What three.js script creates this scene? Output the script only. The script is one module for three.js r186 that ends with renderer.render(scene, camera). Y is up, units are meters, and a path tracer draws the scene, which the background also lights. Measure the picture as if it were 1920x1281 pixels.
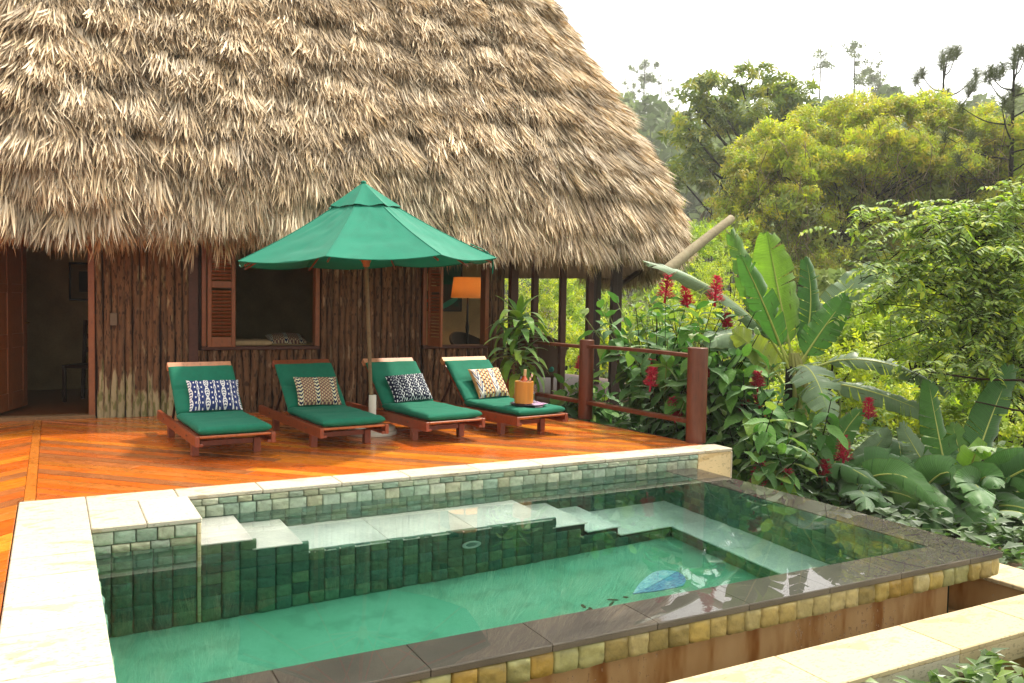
import * as THREE from 'three';
import { mergeGeometries, mergeVertices } from 'three/addons/utils/BufferGeometryUtils.js';

// ---------------------------------------------------------------- camera, sky, sun, exposure
const scene = new THREE.Scene();
const camera = new THREE.PerspectiveCamera(43.641, 1024 / 683, 0.05, 600);
camera.position.set(0, 1.4, 0);
camera.quaternion.setFromRotationMatrix(new THREE.Matrix4().makeBasis(
  new THREE.Vector3(0.87985698, 0.01724286, 0.47492566),
  new THREE.Vector3(0.00717325, 0.99874587, -0.04955021),
  new THREE.Vector3(-0.47518443, 0.04700385, 0.87862984)));
camera.updateMatrixWorld();
const SUN = new THREE.Vector3(0.50, 0.84, -0.10).normalize();
{ // bright hazy sky: nearly even white, a broad soft glow round the veiled sun
  const w = 256, h = 128, d = new Float32Array(w * h * 4);
  for (let j = 0; j < h; j++) for (let i = 0; i < w; i++) {
    const el = ((j + 0.5) / h - 0.5) * Math.PI, az = ((i + 0.5) / w - 0.5) * 2 * Math.PI;
    const v = new THREE.Vector3(Math.cos(el) * Math.cos(az), Math.sin(el), Math.cos(el) * Math.sin(az));
    const c = Math.max(0, v.dot(SUN)), dz = Math.max(0, Math.cos(az - Math.atan2(SUN.z, SUN.x))), g = 0.90 + 2.6 * Math.pow(c, 4) + 2.2 * dz * dz * Math.exp(-Math.pow(el / 0.5, 2)); // veil brightest round and below the sun
    const k = (j * w + i) * 4;
    d[k] = g * 1.01; d[k + 1] = g * 1.0; d[k + 2] = g * 0.97; d[k + 3] = 1;
  }
  const t = new THREE.DataTexture(d, w, h, THREE.RGBAFormat, THREE.FloatType);
  t.mapping = THREE.EquirectangularReflectionMapping; t.needsUpdate = true; t.magFilter = THREE.LinearFilter;
  scene.background = t; scene.environment = t;
}
const sun = new THREE.DirectionalLight(new THREE.Color(1, 0.92, 0.78), 4.8);
sun.position.copy(SUN).multiplyScalar(60); sun.target.position.set(3, 0, -8);
sun.position.add(sun.target.position); scene.add(sun, sun.target);
sun.castShadow = true; sun.shadow.radius = 6; sun.shadow.mapSize.set(4096, 4096);
Object.assign(sun.shadow.camera, { left: -25, right: 25, top: 25, bottom: -25, near: 1, far: 140 });
const renderer = new THREE.WebGLRenderer({ antialias: true });
renderer.toneMapping = THREE.LinearToneMapping; renderer.toneMappingExposure = 1.2;
renderer.shadowMap.enabled = true;
scene.fog = new THREE.FogExp2(0xf6f7ee, 0.0009);

// ---------------------------------------------------------------- helpers
const V = (x, y, z) => new THREE.Vector3(x, y, z);
function rngOf(seed) { let a = seed >>> 0; return () => { a = (a + 0x6D2B79F5) | 0; let t = Math.imul(a ^ (a >>> 15), 1 | a); t = (t + Math.imul(t ^ (t >>> 7), 61 | t)) ^ t; return ((t ^ (t >>> 14)) >>> 0) / 4294967296; }; }
let R = rngOf(7);
const rr = (a, b) => a + (b - a) * R();
const pick = (a) => a[Math.floor(R() * a.length)];
const C = (r, g, b) => new THREE.Color().setRGB(r, g, b);
const H = (hex) => new THREE.Color(hex);
const smooth = (a, b, x) => { const t = Math.min(1, Math.max(0, (x - a) / (b - a))); return t * t * (3 - 2 * t); };
function hash2(x, y, s) { let h = Math.imul(x, 374761393) + Math.imul(y, 668265263) + Math.imul(s, 974634777); h = Math.imul(h ^ (h >>> 13), 1274126177); return ((h ^ (h >>> 16)) >>> 0) / 4294967296; }
function vnoise(x, y, per, s) { // value noise, periodic in per cells
  const xi = Math.floor(x), yi = Math.floor(y), fx = x - xi, fy = y - yi, m = (a) => ((a % per) + per) % per;
  const u = fx * fx * (3 - 2 * fx), v = fy * fy * (3 - 2 * fy);
  const a = hash2(m(xi), m(yi), s), b = hash2(m(xi + 1), m(yi), s), c = hash2(m(xi), m(yi + 1), s), d = hash2(m(xi + 1), m(yi + 1), s);
  return a + (b - a) * u + (c - a) * v + (a - b - c + d) * u * v;
}
function fbm(u, v, per, oct, s) { let f = 0, a = 0.5, p = per; for (let o = 0; o < oct; o++) { f += a * vnoise(u * p, v * p, p, s + o); a *= 0.5; p *= 2; } return f / (1 - Math.pow(0.5, oct)); }
function n3(x, y, z, s = 0) { return vnoise(x + z * 3.7, y + z * 1.3, 4096, s); }
function tex(w, h, fn, srgb = true) {
  const d = new Uint8Array(w * h * 4);
  for (let j = 0; j < h; j++) for (let i = 0; i < w; i++) {
    const c = fn((i + 0.5) / w, (j + 0.5) / h), k = (j * w + i) * 4;
    for (let q = 0; q < 3; q++) d[k + q] = Math.max(0, Math.min(255, Math.round(255 * (Array.isArray(c) ? c[q] : c))));
    d[k + 3] = 255;
  }
  const t = new THREE.DataTexture(d, w, h); t.wrapS = t.wrapT = THREE.RepeatWrapping; t.magFilter = THREE.LinearFilter; t.minFilter = THREE.LinearMipmapLinearFilter;
  t.generateMipmaps = true; if (srgb) t.colorSpace = THREE.SRGBColorSpace; t.needsUpdate = true; return t;
}
const lerp3 = (a, b, t) => [a[0] + (b[0] - a[0]) * t, a[1] + (b[1] - a[1]) * t, a[2] + (b[2] - a[2]) * t];
const std = (o) => new THREE.MeshStandardMaterial({ roughness: 0.8, ...o });
const phys = (o) => new THREE.MeshPhysicalMaterial({ roughness: 0.8, ...o });
const taken = {};
function numbered(name) { const n = taken[name] = (taken[name] ?? -1) + 1; return n ? `${name}_${String(n).padStart(3, '0')}` : name; }
function shadows(o) { o.castShadow = true; o.receiveShadow = true; return o; }
function part(parent, name, geo, mat) { const m = shadows(new THREE.Mesh(geo, mat)); m.name = name; parent.add(m); return m; }
function thing(name, label, category, [x, y, z] = [0, 0, 0], turn = 0, group) {
  const o = new THREE.Group(); o.name = numbered(name); o.position.set(x, y, z); o.rotation.y = turn;
  o.userData = { label, category }; if (group) o.userData.group = group; scene.add(o); return o;
}
function single(name, label, category, geo, mat, group) { const m = shadows(new THREE.Mesh(geo, mat)); m.name = numbered(name); m.userData = { label, category }; if (group) m.userData.group = group; scene.add(m); return m; }
function structure(name, label, category) { const o = thing(name, label, category); o.userData.kind = 'structure'; return o; }
const stuff = (m) => { m.userData.kind = 'stuff'; return m; };
// box-projected uv in metres
function boxUV(g, s = 1) {
  if (g.index) g = g.toNonIndexed();
  g.computeVertexNormals();
  const p = g.attributes.position, uv = new Float32Array(p.count * 2);
  for (let i = 0; i < p.count; i += 3) {
    const a = V().fromBufferAttribute(p, i), b = V().fromBufferAttribute(p, i + 1), c = V().fromBufferAttribute(p, i + 2);
    const n = b.clone().sub(a).cross(c.clone().sub(a)), ax = Math.abs(n.x), ay = Math.abs(n.y), az = Math.abs(n.z);
    [a, b, c].forEach((q, k) => { const [u, v] = ax > ay && ax > az ? [q.z, q.y] : ay > az ? [q.x, q.z] : [q.x, q.y]; uv[(i + k) * 2] = u * s; uv[(i + k) * 2 + 1] = v * s; });
  }
  g.setAttribute('uv', new THREE.BufferAttribute(uv, 2)); return g;
}
// box with chamfered edges, centred, 44 triangles, flat normals
function cbox(w, h, d, c = 0.004) {
  const X = w / 2, Y = h / 2, Z = d / 2; c = Math.min(c, X * 0.9, Y * 0.9, Z * 0.9);
  const P = [], I = {}; const id = (a) => { const k = a.map((q) => q.toFixed(5)).join(); if (!(k in I)) { I[k] = P.length / 3; P.push(...a); } return I[k]; };
  const idx = []; const quad = (a, b, e, f) => { const [i, j, k, l] = [a, b, e, f].map(id); idx.push(i, j, k, i, k, l); };
  const face = (ax, s) => { const o = [0, 1, 2].filter((q) => q !== ax), D = [X, Y, Z], m = (u, v) => { const a = [0, 0, 0]; a[ax] = s * D[ax]; a[o[0]] = u * (D[o[0]] - c); a[o[1]] = v * (D[o[1]] - c); return a; };
    quad(m(-1, -1), m(1, -1), m(1, 1), m(-1, 1)); };
  for (const ax of [0, 1, 2]) for (const s of [-1, 1]) face(ax, s);
  const D = [X, Y, Z];
  for (const [a, b, e] of [[0, 1, 2], [0, 2, 1], [1, 2, 0]]) for (const sa of [-1, 1]) for (const sb of [-1, 1]) {
    const m = (t, inA) => { const q = [0, 0, 0]; q[a] = sa * (inA ? D[a] - c : D[a]); q[b] = sb * (inA ? D[b] : D[b] - c); q[e] = t * (D[e] - c); return q; };
    quad(m(-1, false), m(1, false), m(1, true), m(-1, true));
  }
  for (const sx of [-1, 1]) for (const sy of [-1, 1]) for (const sz of [-1, 1]) {
    const t = [[sx * X, sy * (Y - c), sz * (Z - c)], [sx * (X - c), sy * Y, sz * (Z - c)], [sx * (X - c), sy * (Y - c), sz * Z]].map(id); idx.push(...t);
  }
  // make every triangle face outwards
  for (let i = 0; i < idx.length; i += 3) {
    const g = (k) => V(P[idx[i + k] * 3], P[idx[i + k] * 3 + 1], P[idx[i + k] * 3 + 2]); const a = g(0), b = g(1), e = g(2);
    if (b.clone().sub(a).cross(e.clone().sub(a)).dot(a.clone().add(b).add(e)) < 0) { const t = idx[i + 1]; idx[i + 1] = idx[i + 2]; idx[i + 2] = t; }
  }
  const g = new THREE.BufferGeometry(); g.setAttribute('position', new THREE.BufferAttribute(new Float32Array(P), 3)); g.setIndex(idx);
  return boxUV(g);
}
const cboxAt = (x, y, z, w, h, d, c) => cbox(w, h, d, c).translate(x, y, z);
// box from corner ranges
const span = (x0, x1, y0, y1, z0, z1, c = 0.004) => cboxAt((x0 + x1) / 2, (y0 + y1) / 2, (z0 + z1) / 2, x1 - x0, y1 - y0, z1 - z0, c);
// bar of rectangular section between two points
function bar(a, b, w, h, c = 0.003) {
  const d = b.clone().sub(a), L = d.length(), g = cbox(w, h, L, c), m = new THREE.Matrix4();
  const z = d.normalize(), x = Math.abs(z.y) > 0.99 ? V(1, 0, 0) : V(0, 1, 0).cross(z).normalize(), y = z.clone().cross(x);
  m.makeBasis(x, y, z).setPosition(a.clone().add(b).multiplyScalar(0.5)); return g.applyMatrix4(m);
}
// round tapered tube through points
function tube(pts, r0, r1, seg = 8, rings = 10, wob = 0) {
  const cv = pts.length > 2 ? new THREE.CatmullRomCurve3(pts) : new THREE.LineCurve3(pts[0], pts[1]);
  const P = [], UV = [], idx = []; const fr = cv.computeFrenetFrames(rings, false); let len = cv.getLength();
  for (let i = 0; i <= rings; i++) {
    const t = i / rings, c = cv.getPointAt(t), r = r0 + (r1 - r0) * t;
    for (let j = 0; j <= seg; j++) {
      const a = j / seg * Math.PI * 2, q = r * (1 + wob * (n3(c.x * 9 + Math.cos(a) * 2, c.y * 9, c.z * 9 + Math.sin(a) * 2, 5) - 0.5));
      const v = c.clone().addScaledVector(fr.normals[i], Math.cos(a) * q).addScaledVector(fr.binormals[i], Math.sin(a) * q);
      P.push(v.x, v.y, v.z); UV.push(j / seg * Math.PI * 2 * r0, t * len);
    }
  }
  for (let i = 0; i < rings; i++) for (let j = 0; j < seg; j++) { const a = i * (seg + 1) + j, b = a + seg + 1; idx.push(a, a + 1, b, a + 1, b + 1, b); }
  for (const [ring, fl] of [[0, 1], [rings, 0]]) { const c = cv.getPointAt(ring / rings), k = P.length / 3; P.push(c.x, c.y, c.z); UV.push(0, 0); for (let j = 0; j < seg; j++) { const a = ring * (seg + 1) + j; fl ? idx.push(k, a + 1, a) : idx.push(k, a, a + 1); } }
  const g = new THREE.BufferGeometry(); g.setAttribute('position', new THREE.Float32BufferAttribute(P, 3)); g.setAttribute('uv', new THREE.Float32BufferAttribute(UV, 2)); g.setIndex(idx); g.computeVertexNormals(); return g;
}
const lathe = (pts, seg = 32) => new THREE.LatheGeometry(pts.map(([x, y]) => new THREE.Vector2(x, y)), seg);
// joins geometries that may differ in index
function join(list) { return mergeGeometries(list.map((g) => { const q = g.index ? g.toNonIndexed() : g; for (const k of Object.keys(q.attributes)) if (!['position', 'normal', 'uv'].includes(k)) q.deleteAttribute(k); if (!q.attributes.uv) q.setAttribute('uv', new THREE.BufferAttribute(new Float32Array(q.attributes.position.count * 2), 2)); return q; })); }
// surface from a grid function f(u, v) -> Vector3
function grid(nu, nv, f, uvf) {
  const P = [], U = [], I = [];
  for (let j = 0; j <= nv; j++) for (let i = 0; i <= nu; i++) { const u = i / nu, v = j / nv, q = f(u, v); P.push(q.x, q.y, q.z); const w = uvf ? uvf(u, v) : [u, v]; U.push(w[0], w[1]); }
  for (let j = 0; j < nv; j++) for (let i = 0; i < nu; i++) { const a = j * (nu + 1) + i, b = a + nu + 1; I.push(a, a + 1, b, a + 1, b + 1, b); }
  const g = new THREE.BufferGeometry(); g.setAttribute('position', new THREE.Float32BufferAttribute(P, 3)); g.setAttribute('uv', new THREE.Float32BufferAttribute(U, 2)); g.setIndex(I); g.computeVertexNormals(); return g;
}
function instanced(parent, name, geo, mat, mats, cols) {
  const m = shadows(new THREE.InstancedMesh(geo, mat, mats.length)); m.name = name;
  mats.forEach((q, i) => { m.setMatrixAt(i, q); if (cols) m.setColorAt(i, cols[i]); }); parent.add(m); return stuff(m);
}

// ---------------------------------------------------------------- textures and materials
const T = {};
T.grain = tex(512, 512, (u, v) => { const w = fbm(u, v * 1, 4, 3, 3) * 0.06; const g = fbm(u * 0.5 + 0, (v + w), 64, 3, 11) * 0.55 + fbm(u, v, 8, 4, 17) * 0.45; const line = Math.pow(fbm(u, v + w, 32, 2, 23), 3) * 0.9; const k = 0.86 + 0.26 * g - 0.22 * line; return [k, k * 0.97, k * 0.93]; });
T.grainB = tex(512, 512, (u, v) => 0.5 + 0.5 * fbm(u * 0.25, v, 96, 2, 31) * fbm(u, v, 8, 3, 32), false);
T.wet = tex(512, 512, (u, v) => { const a = fbm(u, v, 6, 5, 41); return 0.35 + 0.6 * a; }, false);
T.stone = tex(512, 512, (u, v) => { const a = fbm(u, v, 6, 6, 51), b = fbm(u, v, 24, 4, 57), k = 0.72 + 0.4 * a - 0.25 * Math.pow(b, 3); return [k + 0.05 * (fbm(u, v, 4, 3, 60) - 0.5), k, k - 0.06 * fbm(u, v, 5, 3, 61)]; });
T.stoneB = tex(512, 512, (u, v) => fbm(u, v * 1, 12, 6, 71), false);
T.lime = tex(1024, 1024, (u, v) => { const a = fbm(u, v, 3, 6, 81), b = fbm(u, v * 2, 48, 3, 83), s = smooth(0.60, 0.66, fbm(u, v * 1.6, 4, 6, 87)), q = fbm(u, v * 5, 12, 4, 89); let c = lerp3([0.965, 0.95, 0.91], [0.92, 0.89, 0.81], a * 0.7 + q * 0.3); c = lerp3(c, [0.80, 0.72, 0.58], s * 0.5); const k = 1 - 0.16 * smooth(0.62, 0.75, b); return c.map((q2) => q2 * k); });
T.plaster = tex(512, 512, (u, v) => { const a = fbm(u, v, 4, 6, 91), b = fbm(u, v, 64, 2, 95); const k = 0.86 + 0.2 * a - 0.08 * b; return [k, k * 0.99, k * 0.97]; });
T.bark = tex(512, 1024, (u, v) => { // v runs along the log: streaks, peeling pale flecks
  const s = fbm(u, v, 24, 4, 101), k = fbm(u, v, 10, 5, 107), crack = smooth(0.55, 0.8, fbm(u, v, 40, 2, 113));
  let c = lerp3([0.28, 0.19, 0.125], [0.50, 0.37, 0.26], s * 0.6 + k * 0.4); c = lerp3(c, [0.15, 0.095, 0.06], crack * 0.7);
  const pale = smooth(0.66, 0.74, fbm(u, v, 12, 4, 119)); return lerp3(c, [0.60, 0.52, 0.42], pale * 0.6); });
T.barkMoss = tex(512, 1024, (u, v) => { // the same bark; lichen crusts and algae in ragged patches on the foot of the log (first metre of v)
  const s = fbm(u, v, 24, 4, 101), k = fbm(u, v, 10, 5, 107), crack = smooth(0.55, 0.8, fbm(u, v, 40, 2, 113));
  let c = lerp3([0.28, 0.19, 0.125], [0.50, 0.37, 0.26], s * 0.6 + k * 0.4); c = lerp3(c, [0.15, 0.095, 0.06], crack * 0.7);
  const e = smooth(0.38, 0.62, fbm(u, v, 12, 5, 121) + 0.55 * (1 - smooth(0.0, 0.33, v)) - 0.25), gz = smooth(0.5, 0.7, fbm(u, v, 20, 4, 127));
  return lerp3(c, lerp3([0.62, 0.58, 0.46], [0.42, 0.43, 0.26], gz), e * 0.85); });
T.barkB = tex(512, 1024, (u, v) => 0.6 * fbm(u, v, 28, 4, 131) + 0.4 * fbm(u, v, 20, 4, 137), false);
T.fabric = tex(256, 256, (u, v) => { const k = 0.94 + 0.05 * (((Math.floor(u * 128) + Math.floor(v * 128)) % 2) ? 1 : 0) - 0.12 * (fbm(u, v, 8, 4, 141) - 0.5); return k; });
T.fabricB = tex(256, 256, (u, v) => 0.5 + 0.5 * Math.sin(u * 128 * Math.PI) * Math.sin(v * 128 * Math.PI), false);
T.leaf = tex(256, 256, (u, v) => { // u across, v along: midrib and side veins
  const x = Math.abs(u - 0.5) * 2, rib = 1 - smooth(0.0, 0.06, x), vein = smooth(0.75, 1, Math.cos((v * 9 - x * 1.6) * Math.PI * 2) * 0.5 + 0.5) * (1 - rib), n = fbm(u, v, 6, 4, 151);
  const k = 0.82 + 0.22 * n; return [k + 0.18 * rib + 0.06 * vein, k + 0.12 * rib + 0.07 * vein, k * 0.9 + 0.1 * rib]; });
T.leafB = tex(256, 256, (u, v) => { const x = Math.abs(u - 0.5) * 2; return 0.5 + 0.4 * Math.cos((v * 9 - x * 1.6) * Math.PI * 2) * Math.min(1, x * 4) - 0.3 * (1 - smooth(0, 0.08, x)); }, false);
T.banana = tex(256, 1024, (u, v) => { const x = Math.abs(u - 0.5) * 2, rib = 1 - smooth(0.0, 0.05, x), st = fbm(0.1, v, 256, 1, 161) * 0.6 + fbm(u, v, 16, 4, 163) * 0.4, edge = smooth(0.93, 1, x), sp = smooth(0.74, 0.8, fbm(u, v, 12, 4, 167));
  let c = [0.80 + 0.2 * st, 0.82 + 0.18 * st, 0.78 + 0.2 * st]; c = lerp3(c, [1.0, 1.0, 0.75], rib * 0.8); c = lerp3(c, [0.85, 0.72, 0.42], edge * 0.8); return lerp3(c, [0.62, 0.5, 0.32], sp * 0.7); });
T.bananaB = tex(128, 1024, (u, v) => 0.5 + 0.35 * Math.sin(v * 90 * Math.PI * 2) * (0.5 + 0.5 * fbm(0.3, v, 32, 2, 171)), false);
T.straw = tex(128, 256, (u, v) => { const k = 0.72 + 0.3 * fbm(u, v * 0.12, 32, 3, 181) + 0.12 * (fbm(u, v, 6, 3, 183) - 0.5); return [k, k * 0.985, k * 0.96]; });
T.basalt = tex(512, 512, (u, v) => { const a = fbm(u, v, 5, 5, 191), b = hash2(Math.floor(u * 512), Math.floor(v * 512), 5), k = 0.26 + 0.10 * a + 0.09 * (b - 0.5); return [k * 1.06, k * 0.99, k * 0.88]; });
T.soil = tex(512, 512, (u, v) => { const a = fbm(u, v, 8, 6, 201), g = smooth(0.45, 0.6, fbm(u, v, 6, 5, 207)); return lerp3(lerp3([0.24, 0.17, 0.10], [0.36, 0.27, 0.17], a), lerp3([0.20, 0.27, 0.09], [0.34, 0.40, 0.14], a), g); });
T.poolFloor = tex(1024, 1024, (u, v) => { const a = fbm(u, v, 4, 6, 221), b = smooth(0.50, 0.75, fbm(u, v, 7, 6, 223)), c = fbm(u, v, 60, 3, 227); let q = lerp3([0.72, 0.86, 0.78], [0.92, 0.97, 0.93], a * 0.75 + c * 0.25); return lerp3(q, [0.60, 0.72, 0.66], b * 0.35); });
T.rust = tex(512, 512, (u, v) => { const a = fbm(u, v * 0.4, 8, 5, 211), b = smooth(0.45, 0.7, fbm(u, v * 0.3, 5, 5, 217)); return lerp3(lerp3([0.82, 0.68, 0.48], [0.72, 0.55, 0.33], a), [0.56, 0.34, 0.11], b); });

const M = {};
M.deck = ['#d87226', '#cf6a20', '#e08428', '#c2662a', '#d07c30', '#b86c36', '#e6942f', '#ca6420', '#a8673a', '#dc8022', '#c4742e', '#d4691e'].map((h) => phys({ color: H(h), map: T.grain, roughness: 0.4, roughnessMap: T.wet, clearcoat: 0.4, clearcoatRoughness: 0.2, bumpMap: T.grainB, bumpScale: 0.0012 }));
M.mahogany = phys({ color: H('#6b3826'), map: T.grain, roughness: 0.45, clearcoat: 0.25, clearcoatRoughness: 0.25, bumpMap: T.grainB, bumpScale: 0.0006 });
M.teak = phys({ color: H('#8e4424'), map: T.grain, roughness: 0.45, clearcoat: 0.3, clearcoatRoughness: 0.25, bumpMap: T.grainB, bumpScale: 0.0008 });
M.teakPale = phys({ color: H('#c98a62'), map: T.grain, roughness: 0.5, bumpMap: T.grainB, bumpScale: 0.0008 });
M.teakOrange = phys({ color: H('#b0602a'), map: T.grain, roughness: 0.4, clearcoat: 0.3, clearcoatRoughness: 0.25, bumpMap: T.grainB, bumpScale: 0.0008 });
M.darkWood = std({ color: H('#3a2116'), map: T.grain, roughness: 0.6 });
M.porchWood = std({ color: H('#4e2c20'), map: T.grain, roughness: 0.6 });
M.doorWood = phys({ color: H('#8c5026'), map: T.grain, roughness: 0.45, clearcoat: 0.2, clearcoatRoughness: 0.3, bumpMap: T.grainB, bumpScale: 0.0008 });
M.lime = [0, 1, 2, 3].map((i) => { const t = T.lime.clone(); t.offset.set(i * 0.27, i * 0.41); t.needsUpdate = true; return std({ color: C(0.62 - 0.03 * (i % 2), 0.59 - 0.033 * (i % 2), 0.525 - 0.04 * (i % 2)), map: t, roughness: 0.75, bumpMap: T.plaster, bumpScale: 0.0015 }); });
M.limeWarm = std({ color: C(0.80, 0.68, 0.46), map: T.lime, roughness: 0.7 });
M.step = [0, 1].map((i) => std({ color: C(1.0, 0.99 - 0.02 * i, 0.93 - 0.03 * i), map: T.plaster, roughness: 0.8 }));
M.basin = std({ color: C(0.27, 0.50, 0.39), map: T.poolFloor, roughness: 0.9 });
M.basalt = [0, 1, 2].map((i) => std({ color: C(0.95 - 0.06 * i, 0.93 - 0.06 * i, 0.90 - 0.06 * i), map: T.basalt, roughness: 0.35, bumpMap: T.stoneB, bumpScale: 0.001 }));
M.green = ['#b3c2ae', '#bdc8b0', '#a8bca8', '#c6ccb4', '#9db5a2', '#bcbea2'].map((h) => std({ color: H(h), map: T.stone, roughness: 0.75, bumpMap: T.stoneB, bumpScale: 0.006 }));
M.greenDeep = ['#6f9682', '#648e7c', '#7a9c82', '#5a8474', '#84a080', '#6a9488'].map((h) => std({ color: H(h), map: T.stone, roughness: 0.75, bumpMap: T.stoneB, bumpScale: 0.008 }));  // same green stone darkened: wet tone and underwater shade put into the colour
M.gold = ['#b29a52', '#a8924e', '#bba566', '#9c8a52', '#b8a874', '#a3a06a', '#a98a3e'].map((h) => std({ color: H(h), map: T.stone, roughness: 0.5, bumpMap: T.stoneB, bumpScale: 0.006 }));
M.tan = std({ map: T.rust, roughness: 0.55 });
M.grout = std({ color: H('#3f5348'), map: T.plaster, roughness: 0.9 });
M.bark = [1.15, 0.95, 1.3, 0.85].map((k) => std({ color: C(k, k * 0.98, k * 0.92), map: T.bark, roughness: 0.95, bumpMap: T.barkB, bumpScale: 0.012 }));
M.barkMoss = [1.2, 1.0, 1.35].map((k) => std({ color: C(k, k * 0.98, k * 0.92), map: T.barkMoss, roughness: 0.95, bumpMap: T.barkB, bumpScale: 0.012 }));
M.wall = std({ color: H('#b09a70'), map: T.plaster, roughness: 0.95 });
M.green_cloth = phys({ color: C(0.0, 0.15, 0.083), map: T.fabric, roughness: 0.9, bumpMap: T.fabricB, bumpScale: 0.0004, sheen: 0.08, sheenColor: C(0.2, 0.5, 0.4), sheenRoughness: 0.6 });
M.canopy = phys({ color: C(0.0, 0.20, 0.118), map: T.fabric, roughness: 0.92, transmission: 0.1, thickness: 0, bumpMap: T.fabricB, bumpScale: 0.0003 });
M.white = std({ color: H('#d9d4c4'), roughness: 0.5 });
M.clay = std({ color: H('#b2623a'), map: T.plaster, roughness: 0.85 });
M.black = std({ color: H('#0e0c0b'), roughness: 0.5 });

// ---------------------------------------------------------------- ground
function groundY(x, z) { // gentle garden round the pool, falling to a small valley, then the wooded hill
  const d = Math.hypot(x - 2, z + 6), e = Math.max(0, d - 9);
  let y = -0.75 - 1.6 * smooth(0, 9, e) + 0.5 * (fbm(x * 0.011 + 5, z * 0.011 + 5, 16, 3, 301) - 0.5) * smooth(2, 14, e);
  const back = -z * 0.75 + x * 0.6; // towards the hill
  y += 50 * smooth(90, 430, back) + 24 * smooth(380, 640, back);
  return y;
}
{
  const N = 150, g = new THREE.BufferGeometry(), P = [], U = [], I = [], map = (t) => Math.sign(t) * (Math.abs(t) * 30 + Math.pow(Math.abs(t), 3) * 440);
  for (let j = 0; j <= N; j++) for (let i = 0; i <= N; i++) {
    const x = map(i / N * 2 - 1) + 3, z = map(j / N * 2 - 1) - 8; P.push(x, groundY(x, z), z); U.push(x * 0.5, z * 0.5);
  }
  // leave out the cells under the hut, the deck and the pool
  for (let j = 0; j < N; j++) for (let i = 0; i < N; i++) { const a = j * (N + 1) + i, b = a + N + 1; I.push(a, b, a + 1, a + 1, b, b + 1); }
  g.setAttribute('position', new THREE.Float32BufferAttribute(P, 3)); g.setAttribute('uv', new THREE.Float32BufferAttribute(U, 2)); g.setIndex(I); g.computeVertexNormals();
  // sink it where the basin stands
  const p = g.attributes.position; for (let i = 0; i < p.count; i++) { const x = p.getX(i), z = p.getZ(i); if (x > -1.2 && x < 5.7 && z > -7.6 && z < -2.2) p.setY(i, -2.4); }
  const ground = shadows(new THREE.Mesh(g, std({ map: T.soil, roughness: 1 }))); ground.name = 'ground'; ground.userData = { label: 'sloping garden ground and wooded hillside around the hut', category: 'ground', kind: 'structure' }; scene.add(ground);
}

// ---------------------------------------------------------------- timber deck: each plank a piece of its own
function clipPoly(poly, n, d) { // keep n.x*x + n.y*z <= d
  const out = []; for (let i = 0; i < poly.length; i++) { const a = poly[i], b = poly[(i + 1) % poly.length], fa = n[0] * a[0] + n[1] * a[1] - d, fb = n[0] * b[0] + n[1] * b[1] - d;
    if (fa <= 0) out.push(a); if ((fa < 0 && fb > 0) || (fa > 0 && fb < 0)) { const t = fa / (fa - fb); out.push([a[0] + (b[0] - a[0]) * t, a[1] + (b[1] - a[1]) * t]); } }
  return out;
}
function plank(poly, dir, top, thick, shift) { // chamfered slab of outline poly (x, z), grain along dir
  const c = 0.004, n = poly.length, ctr = poly.reduce((s, p) => [s[0] + p[0] / n, s[1] + p[1] / n], [0, 0]);
  const inset = poly.map((p) => { const dx = ctr[0] - p[0], dz = ctr[1] - p[1], l = Math.hypot(dx, dz) || 1; // move along both edges a little
    return [p[0] + dx / l * c * 1.4, p[1] + dz / l * c * 1.4]; });
  const P = [], U = [], uv = (x, z, y) => [(x * dir[0] + z * dir[1]) * 0.5 + shift, (-x * dir[1] + z * dir[0] + y) * 0.9 + shift * 3.1];
  const tri = (a, b, e) => { for (const q of [a, b, e]) { P.push(q[0], q[1], q[2]); U.push(...uv(q[0], q[2], q[1])); } };
  let area = 0; for (let i = 0; i < n; i++) { const a = poly[i], b = poly[(i + 1) % n]; area += a[0] * b[1] - b[0] * a[1]; }
  const ord = area > 0 ? (a, b, e) => tri(a, e, b) : tri;
  const at = (p, y) => [p[0], y, p[1]];
  for (let i = 1; i < n - 1; i++) ord(at(inset[0], top), at(inset[i], top), at(inset[i + 1], top));
  for (let i = 0; i < n; i++) { const j = (i + 1) % n;
    ord(at(inset[i], top), at(poly[i], top - c), at(inset[j], top)); ord(at(inset[j], top), at(poly[i], top - c), at(poly[j], top - c));
    ord(at(poly[i], top - c), at(poly[i], top - thick), at(poly[j], top - c)); ord(at(poly[j], top - c), at(poly[i], top - thick), at(poly[j], top - thick)); }
  const g = new THREE.BufferGeometry(); g.setAttribute('position', new THREE.Float32BufferAttribute(P, 3)); g.setAttribute('uv', new THREE.Float32BufferAttribute(U, 2)); g.computeVertexNormals(); return g;
}
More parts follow.
